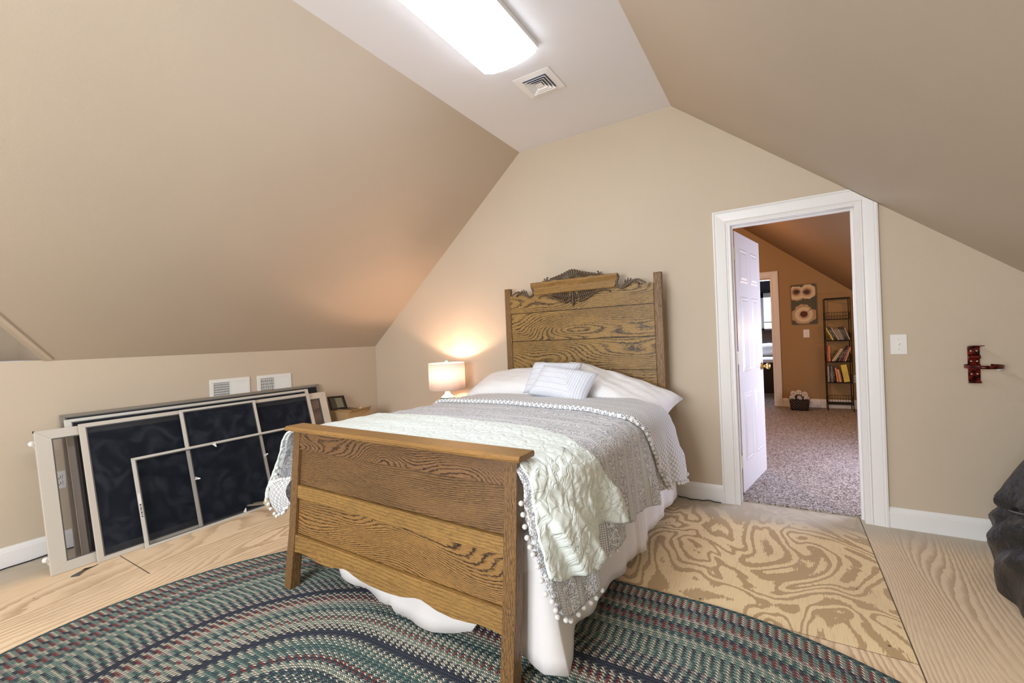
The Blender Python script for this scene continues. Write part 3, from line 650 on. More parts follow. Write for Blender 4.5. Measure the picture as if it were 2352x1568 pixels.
for sg in (1, -1):                                                  # S scrolls at both ends of the scroll board
    q = MB(MH); P_ = [(.372, 1.753), (.390, 1.748), (.397, 1.733), (.390, 1.712), (.379, 1.690), (.380, 1.665), (.395, 1.646), (.420, 1.638), (.445, 1.645), (.470, 1.660), (.50, 1.680), (.53, 1.692), (.56, 1.688), (.59, 1.672), (.612, 1.658)]
    q.tube(C2([(sg*a, z) for a, z in P_], -.008), [.005, .008, .009, .010, .010, .010, .009, .009, .009, .008, .008, .008, .008, .006, .003], 8)
    for e in ([(.425, 1.645), (.45, 1.662), (.470, 1.690), (.478, 1.712)], [(.44, 1.648), (.47, 1.670), (.492, 1.694), (.500, 1.706)], [(.43, 1.645), (.445, 1.665), (.452, 1.688), (.450, 1.700)], [(.45, 1.65), (.485, 1.676), (.508, 1.688), (.516, 1.692)]):
        q.tube(C2([(sg*a, z) for a, z in e], -.010), [.005, .008, .007, .003], 8)
    q.tube(C2([(sg*a, z) for a, z in [(.50, 1.676), (.525, 1.680), (.548, 1.668), (.556, 1.655), (.548, 1.650)]], -.010), [.005, .007, .007, .006, .004], 8)
    obj('scroll_carving', q, 'carve', hbd, smooth=True)
q = MB(MH)                                                          # leaf wings below the scroll board
for sg in (1, -1):
    P_ = [(.034, 1.618), (.042, 1.612), (.036, 1.602), (.022, 1.606), (.016, 1.622), (.026, 1.638), (.014, 1.600), (.030, 1.578), (.065, 1.566), (.105, 1.574), (.145, 1.594), (.19, 1.618), (.235, 1.634), (.28, 1.638), (.315, 1.630), (.328, 1.616)]
    q.tube(C2([(sg*a, z) for a, z in P_[:6]], -.010), [.006, .006, .006, .006, .006, .004], 8)
    q.tube(C2([(sg*a, z) for a, z in P_[6:]], -.010), [.006, .008, .009, .009, .008, .007, .006, .005, .005, .006], 8)
    for k in range(9):
        a = .058 + k*.0175; zb = 1.576 + k*.0062; zt_ = 1.645
        q.tube(C2([(sg*(a-.012), zt_), (sg*(a-.004), (zt_+zb)/2), (sg*(a+.010), zb)], -.006), [.006, .0085, .004], 6)
    q.tube(C2([(0, 1.56), (sg*.016, 1.556), (sg*.026, 1.568)], -.008), [.006, .006, .002], 6)
q.tube(C2([(0, 1.648), (0, 1.61), (0, 1.58), (0, 1.555), (0, 1.524)], -.010), [.013, .009, .010, .014, .002], 8)
obj('leaf_carving', q, 'carve', hbd, smooth=True)
for a0 in (.10, Wf-.13):
    obj('side_rail', MB(MBED).box(a0, a0+.028, .07, LH+.01, .24, .40), 'oak_x', bed)

# mattress and box spring
AC = .772
def rbox(a0, a1, b0, b1, z0, z1, r): 
    return MB(MBED).box(a0, a1, b0, b1, z0, z1)
tag(obj('mattress', rbox(.03, 1.525, .12, 2.06, .54, .79, .1), 'white_cloth', bevel=.07, smooth=True, bseg=5), 'thick white mattress under the quilts on the oak bed', 'mattress')
tag(obj('box_spring', rbox(.05, 1.515, .13, 2.06, .30, .525, .1), 'white_cloth', bevel=.03, smooth=True), 'white box spring beneath the mattress of the oak bed', 'box spring')

# bedding: a point on the covers, s = signed distance across from the bed's middle, b along it
def cover(s, b, off=0.0, extra=None):
    sg = 1 if s >= 0 else -1; t_ = abs(s)
    if sg > 0: hwid = 1.590-AC - .130*max(0, 1-b/.34)**1.5 + .018*min(1, b/2)
    else: hwid = AC+.10 - .07*max(0, min(1, (b-.6)/.5)) + .07*max(0, 1-b/.6)
    r = .11; zt = .822 + .010*math.sin(b*1.6)
    flat_ = hwid-r; arc_ = r*PI/2
    if t_ < flat_: a = t_; z = zt - .022*(t_/flat_)**2; n = (0, 1); dr = 0
    elif t_ < flat_+arc_:
        ph = (t_-flat_)/r; a = flat_+r*math.sin(ph); z = zt-.022-r*(1-math.cos(ph)); n = (math.sin(ph), math.cos(ph)); dr = 0
    else: dr = t_-flat_-arc_; a = hwid; z = zt-.022-r-dr; n = (1, 0)
    a += dr*(.10+.20*max(0, 1-b/.34)) if sg > 0 else min(dr, .25)*(.20+.30*max(0, 1-b/.6))
    wv = (math.sin(b*23+sg)*.5+math.sin(b*11.3+1.7)*.6+math.sin(b*41)*.25)*.035*min(1, dr/.25)
    a += wv*(min(1, b/.25) if sg > 0 else 1)
    z += .003*math.sin(b*9+s*3)*math.sin(s*8) + .002*math.sin(b*37+s*5)
    if extra: a_, z_ = extra(s, b, dr); a += a_; z += z_
    a += n[0]*off; z += n[1]*off
    return (AC+sg*a, b, z)
def hw_of(sg, b=.8):
    r = .11; h = 1.590-AC - .130*max(0, 1-b/.34)**1.5 + .018*min(1, b/2) if sg > 0 else AC+.10 - .07*max(0, min(1, (b-.6)/.5)) + .07*max(0, 1-b/.6)
    return h-r+r*PI/2
def lerp(a, b, t): return a+(b-a)*t
def interp(x, tab):
    if x <= tab[0][0]: return tab[0][1]
    for (x0, y0), (x1, y1) in zip(tab, tab[1:]):
        if x <= x1: return lerp(y0, y1, (x-x0)/(x1-x0))
    return tab[-1][1]
ZS = .690                                                           # height where the side starts
def patch(T_, smin, smax, bf, bb, ni, nj, off, extra=None, uvo=(0, 0)):
    """smin/smax: functions of b (distance across), bf/bb: functions of s (front and back edge)."""
    P_, U_ = [], []
    for i in range(ni+1):
        row, ur = [], []
        for j in range(nj+1):
            u = i/ni; bn = j/nj
            b = lerp(bf(0), bb(0), bn); s = lerp(smin(b), smax(b), u)
            for _ in range(3):
                b = lerp(bf(s), bb(s), bn); s = lerp(smin(b), smax(b), u)
            row.append(cover(s, b, off, extra)); ur.append((s+uvo[0], b+uvo[1]))
        P_.append(row); U_.append(ur)
    return P_, U_
EF = lambda s: interp(s, [(-1.4, .10), (-.80, .12), (-.70, .17), (.55, .17), (.64, .12), (.70, .075), (.78, .045), (.9, .03), (1.05, .04), (1.2, .07), (1.5, .08)])
foldb = lambda s: interp(s, [(-1.2, 1.28), (-.80, 1.22), (0, 1.17), (.5, 1.14), (.72, 1.06), (.80, 1.10), (.95, 1.22), (1.15, 1.38), (1.3, 1.44)])
zbR = [(0, .38), (.05, .335), (.09, .295), (.14, .272), (.226, .266), (.36, .278), (.40, .36), (.50, .366), (1.0, .35), (1.4, .33), (2.0, .26)]
zbL = [(0, .40), (.2, .33), (.6, .36), (2.0, .38)]
SR = lambda b: hw_of(1, b) + (ZS - interp(b, zbR)); SL = lambda b: -(hw_of(-1, b) + (ZS - interp(b, zbL)))
P_, U_ = patch(None, SL, SR, EF, foldb, 200, 90, .004)
gq = obj('quilt', MB(MBED).grid(P_, U_), 'quilt_print', smooth=True, solid=.006)
quilt = tag(gq, 'grey and white floral printed quilt with pompom trim covering the bed', 'quilt')
# the turned-back top of the same quilt shows its reverse side
headb = lambda s: interp(s, [(-1.4, 1.80), (-.7, 1.72), (.6, 1.70), (.72, 1.58), (.80, 1.62), (.95, 1.74), (1.2, 1.93), (1.4, 1.97)])
P2, U2 = [], []
for i in range(161):
    row, ur = [], []
    for j in range(61):
        u = i/160; bn = j/60; s = lerp(-1.0, 1.0, u)
        for _ in range(4):
            b0 = foldb(s)-.012; b = lerp(b0, headb(s), max(0, (j-8)/52)) if j >= 8 else b0
            zR = interp(b, [(1.0, .36), (1.385, .345), (1.6, .32), (1.95, .285)]); zL = .40
            s = lerp(-(hw_of(-1, b)+ZS-zL), hw_of(1, b)+ZS-zR, u)
        if j < 8:                                                   # the rolled front edge
            ph = PI*(1-j/8); bb_ = b0 - .016*math.sin(ph) ; of = .018+.012*math.cos(PI-ph)*1.0
            row.append(cover(s, bb_, of)); ur.append((s, b0-.03*(1-j/8)))
        else:
            row.append(cover(s, b, .030-.014*min(1, (b-b0)/.5))); ur.append((s, b))
    P2.append(row); U2.append(ur)
obj('turned_back_edge', MB(MBED).grid(P2, U2), 'quilt_back', quilt, smooth=True, solid=.004)
# pompoms along the hanging edges
poms = []
def bury(P, k=.03):
    pass
def along(seq, step):
    out = []; acc = 0; last = None
    for p in seq:
        p = MBED @ Vector(p)
        if last is None or (p-last).length >= step: out.append(p); last = p
    return out
NI = len(P_)-1
edge1 = [P_[i][0] for i in range(int(NI*.80), NI+1)]
edge1 = [p for p in edge1 if p[2] < .70]
edge2 = [P_[NI][j] for j in range(0, 32)]
edge3 = [P_[i][0] for i in range(0, int(NI*.25)) if P_[i][0][2] < .62]
pb = None
for seq, st in ((edge1, .030), (edge2, .032), (edge3, .030)):
    for p in along(seq, st):
        p = p + Vector((random.uniform(-.008, .004), -.010 + random.uniform(-.006, .006) if seq is not edge2 else 0, -.014+random.uniform(-.006, .004) if seq is edge2 else random.uniform(-.012, .006)))
        if pb is None: q = MB(); q.ball(p, .0095, 12); pb = obj('pompom', q, 'pom', quilt, smooth=True); base = p.copy()
        else: c_ = pb.copy(); C.objects.link(c_); c_.parent = quilt; c_.location = p-base
for i_, st in ((NI, 1),):
    seq = [P2[160][j] for j in range(8, 60, 3)] + [P2[i][4] for i in range(128, 161, 2)]
    for p in along(seq, .03):
        c_ = pb.copy(); C.objects.link(c_); c_.parent = quilt; c_.location = p-base+Vector((.004, -.004, -.004))
# loose corner at the foot on the left, its reverse showing, with a care label
rows, ur = [], []
for i in range(21):
    row, uu = [], []
    for j in range(15):
        u = i/20; v = j/14
        a = -.285 + .26*u - .02*math.sin(v*PI) + .10*v*v*(1-u)+.012*math.sin(u*9+v*4); b = .10 - .03*math.sin(v*PI*.8)-.02*u; z = .50 + .07*u - (.175-.02*u)*v
        row.append((a, b, z)); uu.append((u*.22, v*.2))
    rows.append(row); ur.append(uu)
obj('turned_corner', MB(MBED).grid(rows, ur), 'quilt_back', quilt, smooth=True, solid=.004)
for seq in ([r[-1] for r in rows], [r for r in rows[0]], [r[0] for r in rows]):
    for p in along(seq, .028):
        c_ = pb.copy(); C.objects.link(c_); c_.parent = quilt; c_.location = p-base+Vector((0, -.012, -.004))
tg = MB(MBED @ Matrix.Translation((-.285, .075, .375)) @ Matrix.Rotation(.5, 4, 'Y')); tg.box(-.045, .02, -.002, 0, -.03, .022)
g = G('printed_care_tag'); x, y, z = g.xyz(g.obj()); g.bsdf(g.mix(g.ma('MULTIPLY', g.ma('LESS_THAN', g.ma('FRACT', g.ma('MULTIPLY', z, 130)), .4), g.sm(g.noise(g.obj(), 300), .42, .5)), (.62, .52, .34), (.12, .09, .05)), .8)
obj('care_tag', tg, g.m, quilt, label='tan care label with fine print')

# mint quilt folded over the foot of the bed
mb_ = lambda s: interp(s, [(-1.3, .66), (-.7, .66), (0, .615), (.45, .60), (.66, .52), (.76, .42), (.85, .47), (.98, .55), (1.12, .62), (1.3, .64)])
EM = lambda s: interp(s, [(-1.3, .07), (-.80, .11), (-.70, .16), (.55, .16), (.64, .13), (.70, .088), (.78, .070), (.90, .05), (1.0, .045), (1.3, .06)])
zm = [(0, .46), (.06, .43), (.12, .405), (.20, .392), (.28, .385), (.33, .41), (.36, .47), (.45, .487), (.56, .455), (.64, .430)]
MR = lambda b: hw_of(1, b) + (ZS - interp(b, zm)); ML = lambda b: -(hw_of(-1, b) + (ZS - interp(b, [(0, .36), (.3, .42), (.7, .45)])))
def bulge(s, b, dr):
    if s < 0: return 0, 0
    k = min(1, dr/.10)
    ridge = max(0, 1-abs((b-(.23+.0*dr))/.13))**.7 if abs(b-.23) < .13 else 0
    ctr = .30 - .0*dr
    fold1 = .055*math.exp(-((b-(.12+dr*.32))/.075)**2); fold2 = .022*math.exp(-((b-.56)/.05)**2); dip = -.012*math.exp(-((b-(.20+dr*.50))/.05)**2)
    b0 = .055+.42*dr; b1 = .19+.55*dr; S_ = lambda x: max(0, min(1, x))
    step = .034*S_((b-b0)/.018)*S_((b1-b)/.035+.5)
    return k*(step+fold2)+.006*k, 0
P3, U3 = patch(None, ML, MR, EM, mb_, 200, 80, .014, bulge)
def puff(P3, U3, amp):
    for i in range(len(P3)):
        for j in range(len(P3[0])):
            u, v = U3[i][j]; a, b, z = P3[i][j]
            h = amp*(math.sin(u*61+3*math.sin(v*37))*math.sin(v*57+3*math.sin(u*41+1)))
            side = min(1, max(0, (abs(u)-.60)/.12)); side = side if u > 0 else side*.6
            sg = 1 if u > 0 else -1
            P3[i][j] = (a+sg*h*side, b, z+h*(1-side)*.30)
puff(P3, U3, .0045)
mint = tag(obj('mint_quilt', MB(MBED).grid(P3, U3), 'mint', smooth=True, solid=.010), 'pale mint green stitched quilt folded across the foot of the bed', 'quilt')
# bed skirt
q = MB(MBED); rows = []
path = []
n1, n2 = 130, 110
for i in range(n1+1): path.append(('R', lerp(2.05, .145, i/n1)))
for i in range(1, n2+1): path.append(('F', lerp(1.50, .04, i/n2)))
for i in range(1, 61): path.append(('L', lerp(.145, 2.05, i/60)))
for side, v in path:
    col_ = []
    for k in range(9):
        t_ = k/8
        if side == 'R':
            zb = interp(v, [(.14, .07), (.22, .085), (.30, .12), (.9, .085), (1.19, .05), (1.21, .085), (2.05, .075)]); z = lerp(.44, zb, t_)
            fl = math.sin(v*17)*.010+math.sin(v*31+1)*.006 + (.014 if 1.12 < v < 1.2 else 0) + .05*max(0, 1-(v-.145)/.18)*t_
            col_.append((1.530 + t_*(.022+fl), v - .035*max(0, 1-(v-.145)/.2)*t_, z))
        elif side == 'F':
            zb = interp(v, [(0, .21), (.28, .19), (.33, .10), (.42, .07), (.53, .048), (.69, .05), (.71, .018), (.95, .020), (1.08, .04), (1.16, .075), (1.22, .16), (1.30, .14), (1.42, .08), (1.5, .07)]) + .004*math.sin(v*29); z = lerp(.44, max(.018, zb), t_)
            fl = math.sin(v*22)*.012+math.sin(v*9)*.01
            ex = .04*max(0, (v-1.38)/.12)*t_
            col_.append((v+ex, .135 - t_*(.02+fl) - .02*t_*max(0, (v-1.3)/.2), z))
        else:
            z = lerp(.44, .08, t_); col_.append((.03-t_*.03+math.sin(v*17)*.01*t_, v, z))
    rows.append(col_)
q.grid(rows); tag(obj('bed_skirt', q, 'skirt', smooth=True, solid=.003), 'white cotton bed skirt hanging to the floor around the oak bed', 'bed skirt')

# pillows
def pillow_mesh(T_, w_, h_, t_, n=26, pinch=.06, crease=0.0, seed=0):
    rn = random.Random(seed); ph = [rn.uniform(0, 6) for _ in range(6)]
    q = MB(T_)
    for sg in (1, -1):
        P, U = [], []
        for i in range(n+1):
            row, ur = [], []
            for j in range(n+1):
                u = -1+2*i/n; v = -1+2*j/n
                k = (max(0, 1-u**4)*max(0, 1-v**4))**.55
                xx = u*w_/2*(1-pinch*(1-v*v)*abs(u)**3*.9); yy = v*h_/2*(1-pinch*1.6*(1-u*u)*abs(v)**3)
                cr = crease*(math.sin(u*7+v*5+ph[0])+math.sin(u*13-v*3+ph[1])+.6*math.sin(v*17+u*9+ph[2]))*k
                row.append((xx, yy, sg*(t_/2*k)+cr)); ur.append(((u+1)/2, (v+1)/2))
            P.append(row); U.append(ur)
        q.grid(P if sg > 0 else P, U)
    return q
def cushion(name, mat, loc, rx, ry, rz, w_, h_, t_, label, cat, group=None, **k):
    T_ = Matrix.Translation(loc) @ Matrix.Rotation(rz, 4, 'Z') @ Matrix.Rotation(ry, 4, 'Y') @ Matrix.Rotation(rx, 4, 'X')
    o = obj(name, pillow_mesh(T_, w_, h_, t_, **k), mat, smooth=True); 
    bm = bmesh.new(); bm.from_mesh(o.data); bmesh.ops.remove_doubles(bm, verts=bm.verts, dist=1e-4); bmesh.ops.recalc_face_normals(bm, faces=bm.faces); bm.to_mesh(o.data); bm.free()
    return tag(o, label, cat, group)
def W_(a, b, z): return tuple(MBED @ Vector((a, b, z)))
cushion('bed_pillow', 'white_cloth', W_(.36, 1.86, .885), .34, -.08, -TH, .92, .46, .20, 'plump white pillow on the left side, against the headboard', 'pillow', 'white bed pillows', crease=.0025, seed=2)
cushion('bed_pillow', 'white_cloth', W_(1.14, 1.85, .856), .30, .28, -TH-.03, .96, .46, .19, 'flatter white pillow on the right side, its crumpled end overhanging the bed', 'pillow', 'white bed pillows', crease=.005, seed=5)
cushion('striped_cushion', 'cushion', (-1.52, 3.02, .955), .92, .02, -.10, .44, .29, .13, 'rear one of two small blue and white striped cushions on the bed', 'cushion', 'striped cushions on the bed', crease=.001, seed=1)
cushion('striped_cushion', 'cushion', (-1.36, 2.86, .930), .80, .13, -.10, .46, .28, .14, 'front one of two small blue and white striped cushions, tilted against the other', 'cushion', 'striped cushions on the bed', crease=.001, seed=3)

# ------------------------------------------------------------------ braided rug
RT = .022; rA, rB, rY, RR, NR = -1.5, -.35, .75, 1.425, 96
wr = RR/NR
def rugpt(s01, r):
    L = rB-rA; per = 2*L+2*PI*RR; s = s01*per                           # position along the outer edge, reused for every ring
    if s < L: x, y, nx, ny = rA+s, rY, 0, 1; arc = s
    elif s < L+PI*RR: an = PI/2-(s-L)/RR; x, y, nx, ny = rB, rY, math.cos(an), math.sin(an); arc = L+(s-L)/RR*r
    elif s < 2*L+PI*RR: x, y, nx, ny = rB-(s-L-PI*RR), rY, 0, -1; arc = L+PI*r+(s-L-PI*RR)
    else: an = -PI/2-(s-2*L-PI*RR)/RR; x, y, nx, ny = rA, rY, math.cos(an), math.sin(an); arc = 2*L+PI*r+(s-2*L-PI*RR)/RR*r
    x += nx*r; y += ny*r
    return (math.cos(RT)*x-math.sin(RT)*y, math.sin(RT)*x+math.cos(RT)*y), arc
NSG = 220
q = MB()
for rg in range(NR):
    rows, ur = [], []; rm = (rg+.5)*wr
    for k in range(5):
        row, uu = [], []
        hgt_ = .0080 + .0024*math.sin(PI*k/4) if not (rg == NR-1 and k == 4) else .001
        for i in range(NSG+1):
            (x, y), _a = rugpt(i/NSG, (rg+k/4)*wr); _p, arc = rugpt(i/NSG, rm); row.append((x, y, hgt_)); uu.append((arc, rg+min(.999, k/4)))
        rows.append(row); ur.append(uu)
    q.grid(rows, ur)
tag(obj('braided_rug', q, 'rug', smooth=True), 'large oval braided rug in green, navy, cream and red under the bed', 'rug')

# ------------------------------------------------------------------ leaning screens
def screen(name, label, cat, y0, y1, xb, xt, zt, st, rail, thick, mat, fill, group=None, mids=(), zb=.002, parts=None, rot=0.0):
    L = math.hypot(xt-xb, zt); H = Vector(((xt-xb)/L, 0, zt/L)); Y = Vector((0, 1, 0)); N = Vector((zt/L, 0, -(xt-xb)/L))
    T_ = Matrix(((Y.x, H.x, N.x, xb), (Y.y, H.y, N.y, y0), (Y.z, H.z, N.z, zb), (0, 0, 0, 1)))
    if rot: T_ = T_ @ Matrix.Rotation(rot, 4, 'Z')
    W = y1-y0
    t = thing(name, label, cat, (xb, (y0+y1)/2, 0), group)
    def mit(p): q = MB(T_); vs = [(a, b, c) for c in (-thick, 0) for a, b in p]; q.add(vs, [(0, 3, 2, 1), (4, 5, 6, 7)] + [(k, (k+1) % 4, 4+(k+1) % 4, 4+k) for k in range(4)]); return q
    obj('bottom_rail', mit([(0, 0), (W, 0), (W-st, rail), (st, rail)]), mat, t, bevel=.0015); obj('top_rail', mit([(0, L), (st, L-rail), (W-st, L-rail), (W, L)]), mat, t, bevel=.0015)
    obj('stile', mit([(0, 0), (st, rail), (st, L-rail), (0, L)]), mat, t, bevel=.0015); obj('stile', mit([(W, 0), (W, L), (W-st, L-rail), (W-st, rail)]), mat, t, bevel=.0015)
    if fill == 'pane': obj('pane', MB(T_).box(st-.004, W-st+.004, -thick*.55, -thick*.45, rail-.004, 0) if 0 else MB(T_).add([(st-.004, rail-.004, -thick*.5), (W-st+.004, rail-.004, -thick*.5), (W-st+.004, L-rail+.004, -thick*.5), (st-.004, L-rail+.004, -thick*.5)], [(0, 1, 2, 3)]), 'pane', t, solid=.003)
    else: obj('screen_mesh', MB(T_).add([(st-.004, rail-.004, -thick*.4), (W-st+.004, rail-.004, -thick*.4), (W-st+.004, L-rail+.004, -thick*.4), (st-.004, L-rail+.004, -thick*.4)], [(0, 1, 2, 3)]), 'mesh_thin' if fill == 'thin' else 'mesh', t)
    q = MB(T_); e = .006                                            # black spline round the opening
    q.box(st, W-st, rail, rail+e, -thick*.45, -thick*.15); q.box(st, W-st, L-rail-e, L-rail, -thick*.45, -thick*.15); q.box(st, st+e, rail+e, L-rail-e, -thick*.45, -thick*.15); q.box(W-st-e, W-st, rail+e, L-rail-e, -thick*.45, -thick*.15)
    obj('spline', q, 'gasket', t)
    for a, b in mids: obj('crossbar', MB(T_).box(a, b, -thick*.9, -thick*.1, rail, L-rail), mat, t, bevel=.001)
    if parts: parts(t, T_, W, L)
    return t
GS = 'window screens leaning on the left wall'
def tabs(*ps):
    def f(t, T_, W, L):
        for a, b, an in ps:
            q = MB(T_ @ Matrix.Translation((a, b, .001)) @ Matrix.Rotation(an, 4, 'Z')); q.add([(-.012, 0, 0), (.012, 0, 0), (.003, -.03, .012), (-.003, -.03, .012)], [(0, 1, 2, 3)]); obj('pull_tab', q, 'white_plastic', t, solid=.001)
    return f
screen('window_screen', 'tallest dark bronze framed screen at the back, directly against the wall', 'window screen', .862, 2.755, -3.86, -4.068, .893, .026, .022, .016, 'bronze', 'mesh', GS, mids=((.92, .935), (.965, .985)))
screen('window_screen', 'second screen from the wall, its top rail just above the glass door', 'window screen', .872, 2.60, -3.765, -4.018, .862, .034, .020, .016, 'alu2', 'mesh', GS)
def rollers(t, T_, W, L):
    for b in (.10, L-.07):
        q = MB(T_ @ Matrix.Translation((-.012, b, -.012))); q.lathe([(0, -.004), (.013, -.004), (.016, 0), (.013, .004), (.005, .004), (.005, .006), (0, .006)], n=18, cap=False); obj('roller', q, 'white_plastic', t, smooth=True, label='small white roller')
        obj('roller_bracket', MB(T_).box(-.012, .004, -.018, -.014, b-.006, b+.03) if 0 else MB(T_).add([(-.012, b-.004, -.016), (.002, b-.004, -.016), (.002, b-.035, -.016), (-.004, b-.035, -.016)], [(0, 1, 2, 3)]), 'alu', t, solid=.002)
    obj('corner_key', MB(T_).box(-.003, .004, L-.008, L+.004, -.016, -.002), 'dark', t)
screen('sliding_glass_door', 'wide framed beige sliding door with clear pane, leaning on its side behind the screens', 'sliding door', .711, 2.705, -3.660, -3.897, .826, .072, .058, .022, 'alu', 'pane', None, parts=rollers)
screen('window_screen', 'long beige framed dark mesh screen resting directly on the sliding door', 'window screen', .905, 2.515, -3.618, -3.874, .838, .032, .026, .014, 'alu', 'mesh', GS)
screen('window_screen', 'narrow upright beige framed mesh screen behind the lowest screen', 'window screen', 1.448, 2.000, -3.594, -3.848, .842, .022, .016, .012, 'alu2', 'mesh', GS, parts=tabs((.024, .36, 1.2), (.535, .40, 1.9)))
def sticker(t, T_, W, L):
    q = MB(T_); q.box(.004, .014, .0003, .0006, .25, .335); s_ = obj('label_sticker', MB(T_).add([(.003, .20, .0006), (.015, .20, .0006), (.015, .36, .0006), (.003, .36, .0006)], [(0, 1, 2, 3)]), 'white_plastic', t)
    q = MB(T_)
    for k in range(9): q.add([(.004, .212+k*.009, .0009), (.014, .212+k*.009, .0009), (.014, .216+k*.009+(k % 3)*.0015, .0009), (.004, .216+k*.009+(k % 3)*.0015, .0009)], [(0, 1, 2, 3)])
    q.add([(.004, .204, .0009), (.014, .204, .0009), (.014, .210, .0009), (.004, .210, .0009)], [(0, 1, 2, 3)])
    obj('printing', q, 'dark', s_)
    tabs((.50, L-.014, .3), (.62, .018, 2.9))(t, T_, W, L)
screen('window_screen', 'lowest and frontmost pale framed mesh screen with a small printed sticker', 'window screen', 1.128, 2.28, -3.575, -3.757, .573, .020, .016, .012, 'alu2', 'thin', GS, parts=sticker)

q = MB(); q.add([(-3.545, .765, .001), (-3.520, .795, .004), (-3.565, .83, .018), (-3.585, .875, .006), (-3.60, .90, .004), (-3.595, .87, .002), (-3.585, .82, .004), (-3.565, .775, .001)], [(0, 1, 7), (1, 2, 6, 7), (2, 3, 5, 6), (3, 4, 5)])
tag(obj('black_strap', q, 'gasket', solid=.003), 'short twisted black strap lying on the floor under the glass door', 'strap')
def cable(label, pts): tag(obj('cable', MB().tube(pts, .0035, 6), 'dark', smooth=True), label, 'cable')
cable('thin black cable along the left baseboard behind the leaning screens', [(K+.035+.012*math.sin(i*.9), -.4+i*.1, .005+.004*math.sin(i*1.7)**2) for i in range(22)])
cable('thin black cable on the floor along the back baseboard beside the door casing', [(-.78+i*.02, D-.045+.014*math.sin(i*.55), .005+.006*math.sin(i*.8)**2) for i in range(19)])

# ------------------------------------------------------------------ box, picture frame, glue bottle in the corner
t = thing('cardboard_box', 'open brown cardboard box by the left wall behind the bed', 'box', (-3.84, 2.98, 0))
def wallb(x0, x1, y0, y1): return MB().box(x0, x1, y0, y1, .001, .60)
q = MB(); bx0, bx1, by0, by1 = -4.05, -3.70, 2.82, 3.09
for a in ((bx0, bx1, by0, by0+.005), (bx0, bx1, by1-.005, by1), (bx0, bx0+.005, by0+.005, by1-.005), (bx1-.005, bx1, by0+.005, by1-.005)): q.box(a[0], a[1], a[2], a[3], .001, .60)
q.box(bx0+.005, bx1-.005, by0+.005, by1-.005, .001, .006); obj('body', q, 'card', t)
obj('flap', MB().hexa([(bx0, by0, .600), (bx1, by0, .600), (bx1, by0+.085, .612), (bx0, by0+.085, .612), (bx0, by0, .604), (bx1, by0, .604), (bx1, by0+.085, .616), (bx0, by0+.085, .616)]), 'card', t)
obj('flap', MB().hexa([(bx1, by0+.02, .60), (bx1, by1-.02, .60), (bx1+.04, by1-.01, .635), (bx1+.04, by0+.01, .630), (bx1, by0+.02, .604), (bx1, by1-.02, .604), (bx1+.04, by1-.01, .639), (bx1+.04, by0+.01, .634)]), 'card', t)
obj('flap', MB().hexa([(bx0, by1, .60), (bx1, by1, .60), (bx1, by1-.10, .57), (bx0, by1-.10, .57), (bx0, by1, .604), (bx1, by1, .604), (bx1, by1-.10, .574), (bx0, by1-.10, .574)]), 'card_dark', t)
obj('packed_contents', MB().box(bx0+.006, bx1-.006, by0+.09, by1-.11, .007, .555), 'card_dark', t)
Tf = Matrix.Translation((-3.965, 2.82, .619)) @ Matrix.Rotation(-.50, 4, 'Y') @ Matrix.Rotation(-.06, 4, 'X')
t = thing('picture_frame', 'small black picture frame standing on the cardboard box, leaning on the wall', 'picture frame', (-3.965, 2.9, .619))
q = MB(Tf)
for a in ((0, .016, 0, .15), (.174, .19, 0, .15)): q.box(-.006, .006, a[0], a[1], a[2], a[3])
q.box(-.006, .006, .016, .174, 0, .014); q.box(-.006, .006, .016, .174, .136, .15); obj('frame', q, 'black_metal', t, bevel=.001)
obj('picture', MB(Tf).box(-.003, .001, .016, .174, .014, .136), plain('olive_glazed_picture', (.045, .045, .030), .15), t)
obj('mount', MB(Tf).box(.001, .002, .075, .155, .020, .128), plain('pale_olive_mount', (.22, .21, .13), .3), t)
t = thing('glue_bottle', 'white bottle with teal label and orange tip sticking out of the cardboard box', 'bottle', (-3.76, 3.02, .556))
obj('body', MB().lathe([(0, 0), (.018, 0), (.019, .01), (.019, .055), (.012, .068), (0, .069)], (-3.76, 3.02, .556), 16, False), 'white_plastic', t, smooth=True)
obj('label_wrap', MB().lathe([(.0195, .012), (.0195, .050)], (-3.76, 3.02, .556), 16, False), plain('teal_label', (.02, .33, .32), .4), t, smooth=True)
obj('cap', MB().lathe([(.007, .068), (.006, .078), (.002, .095), (0, .096)], (-3.76, 3.02, .556), 10, False), plain('orange_tip', (.8, .3, .12), .4), t, smooth=True)

# ------------------------------------------------------------------ table lamp and nightstand
LX, LY = -2.80, 3.285
t = thing('nightstand', 'small dark wooden nightstand hidden behind the bed, carrying the lamp', 'nightstand', (LX, LY, 0))
obj('body', MB().box(LX-.2, LX+.2, LY-.19, LY+.19, .14, .56), 'wood_dark', t, bevel=.004); obj('top', MB().box(LX-.22, LX+.22, LY-.21, LY+.21, .56, .585), 'wood_dark', t, bevel=.004)
for sx in (-1, 1):
    for sy in (-1, 1): obj('leg', MB().box(LX+sx*.17-.018, LX+sx*.17+.018, LY+sy*.16-.018, LY+sy*.16+.018, .001, .14), 'wood_dark', t)
t = thing('table_lamp', 'lit table lamp with peach drum shade and teal ceramic base beside the bed', 'lamp', (LX, LY, .586))
bl = obj('base', MB().lathe([(0, 0), (.050, 0), (.055, .01), (.068, .04), (.070, .09), (.067, .146)], (LX, LY, .586), 32, False), 'teal', t, smooth=True)
obj('neck', MB().lathe([(.067, .146), (.064, .152), (.046, .164), (.030, .180), (.023, .196), (.021, .225), (.018, .228), (0, .229)], (LX, LY, .586), 32, False), 'ceramic', t, smooth=True)
sh = obj('lamp_shade', MB().lathe([(.176, .808), (.176, 1.066)], (LX, LY, 0), 64, False), 'shade', t, smooth=True, solid=.0015)
q = MB()
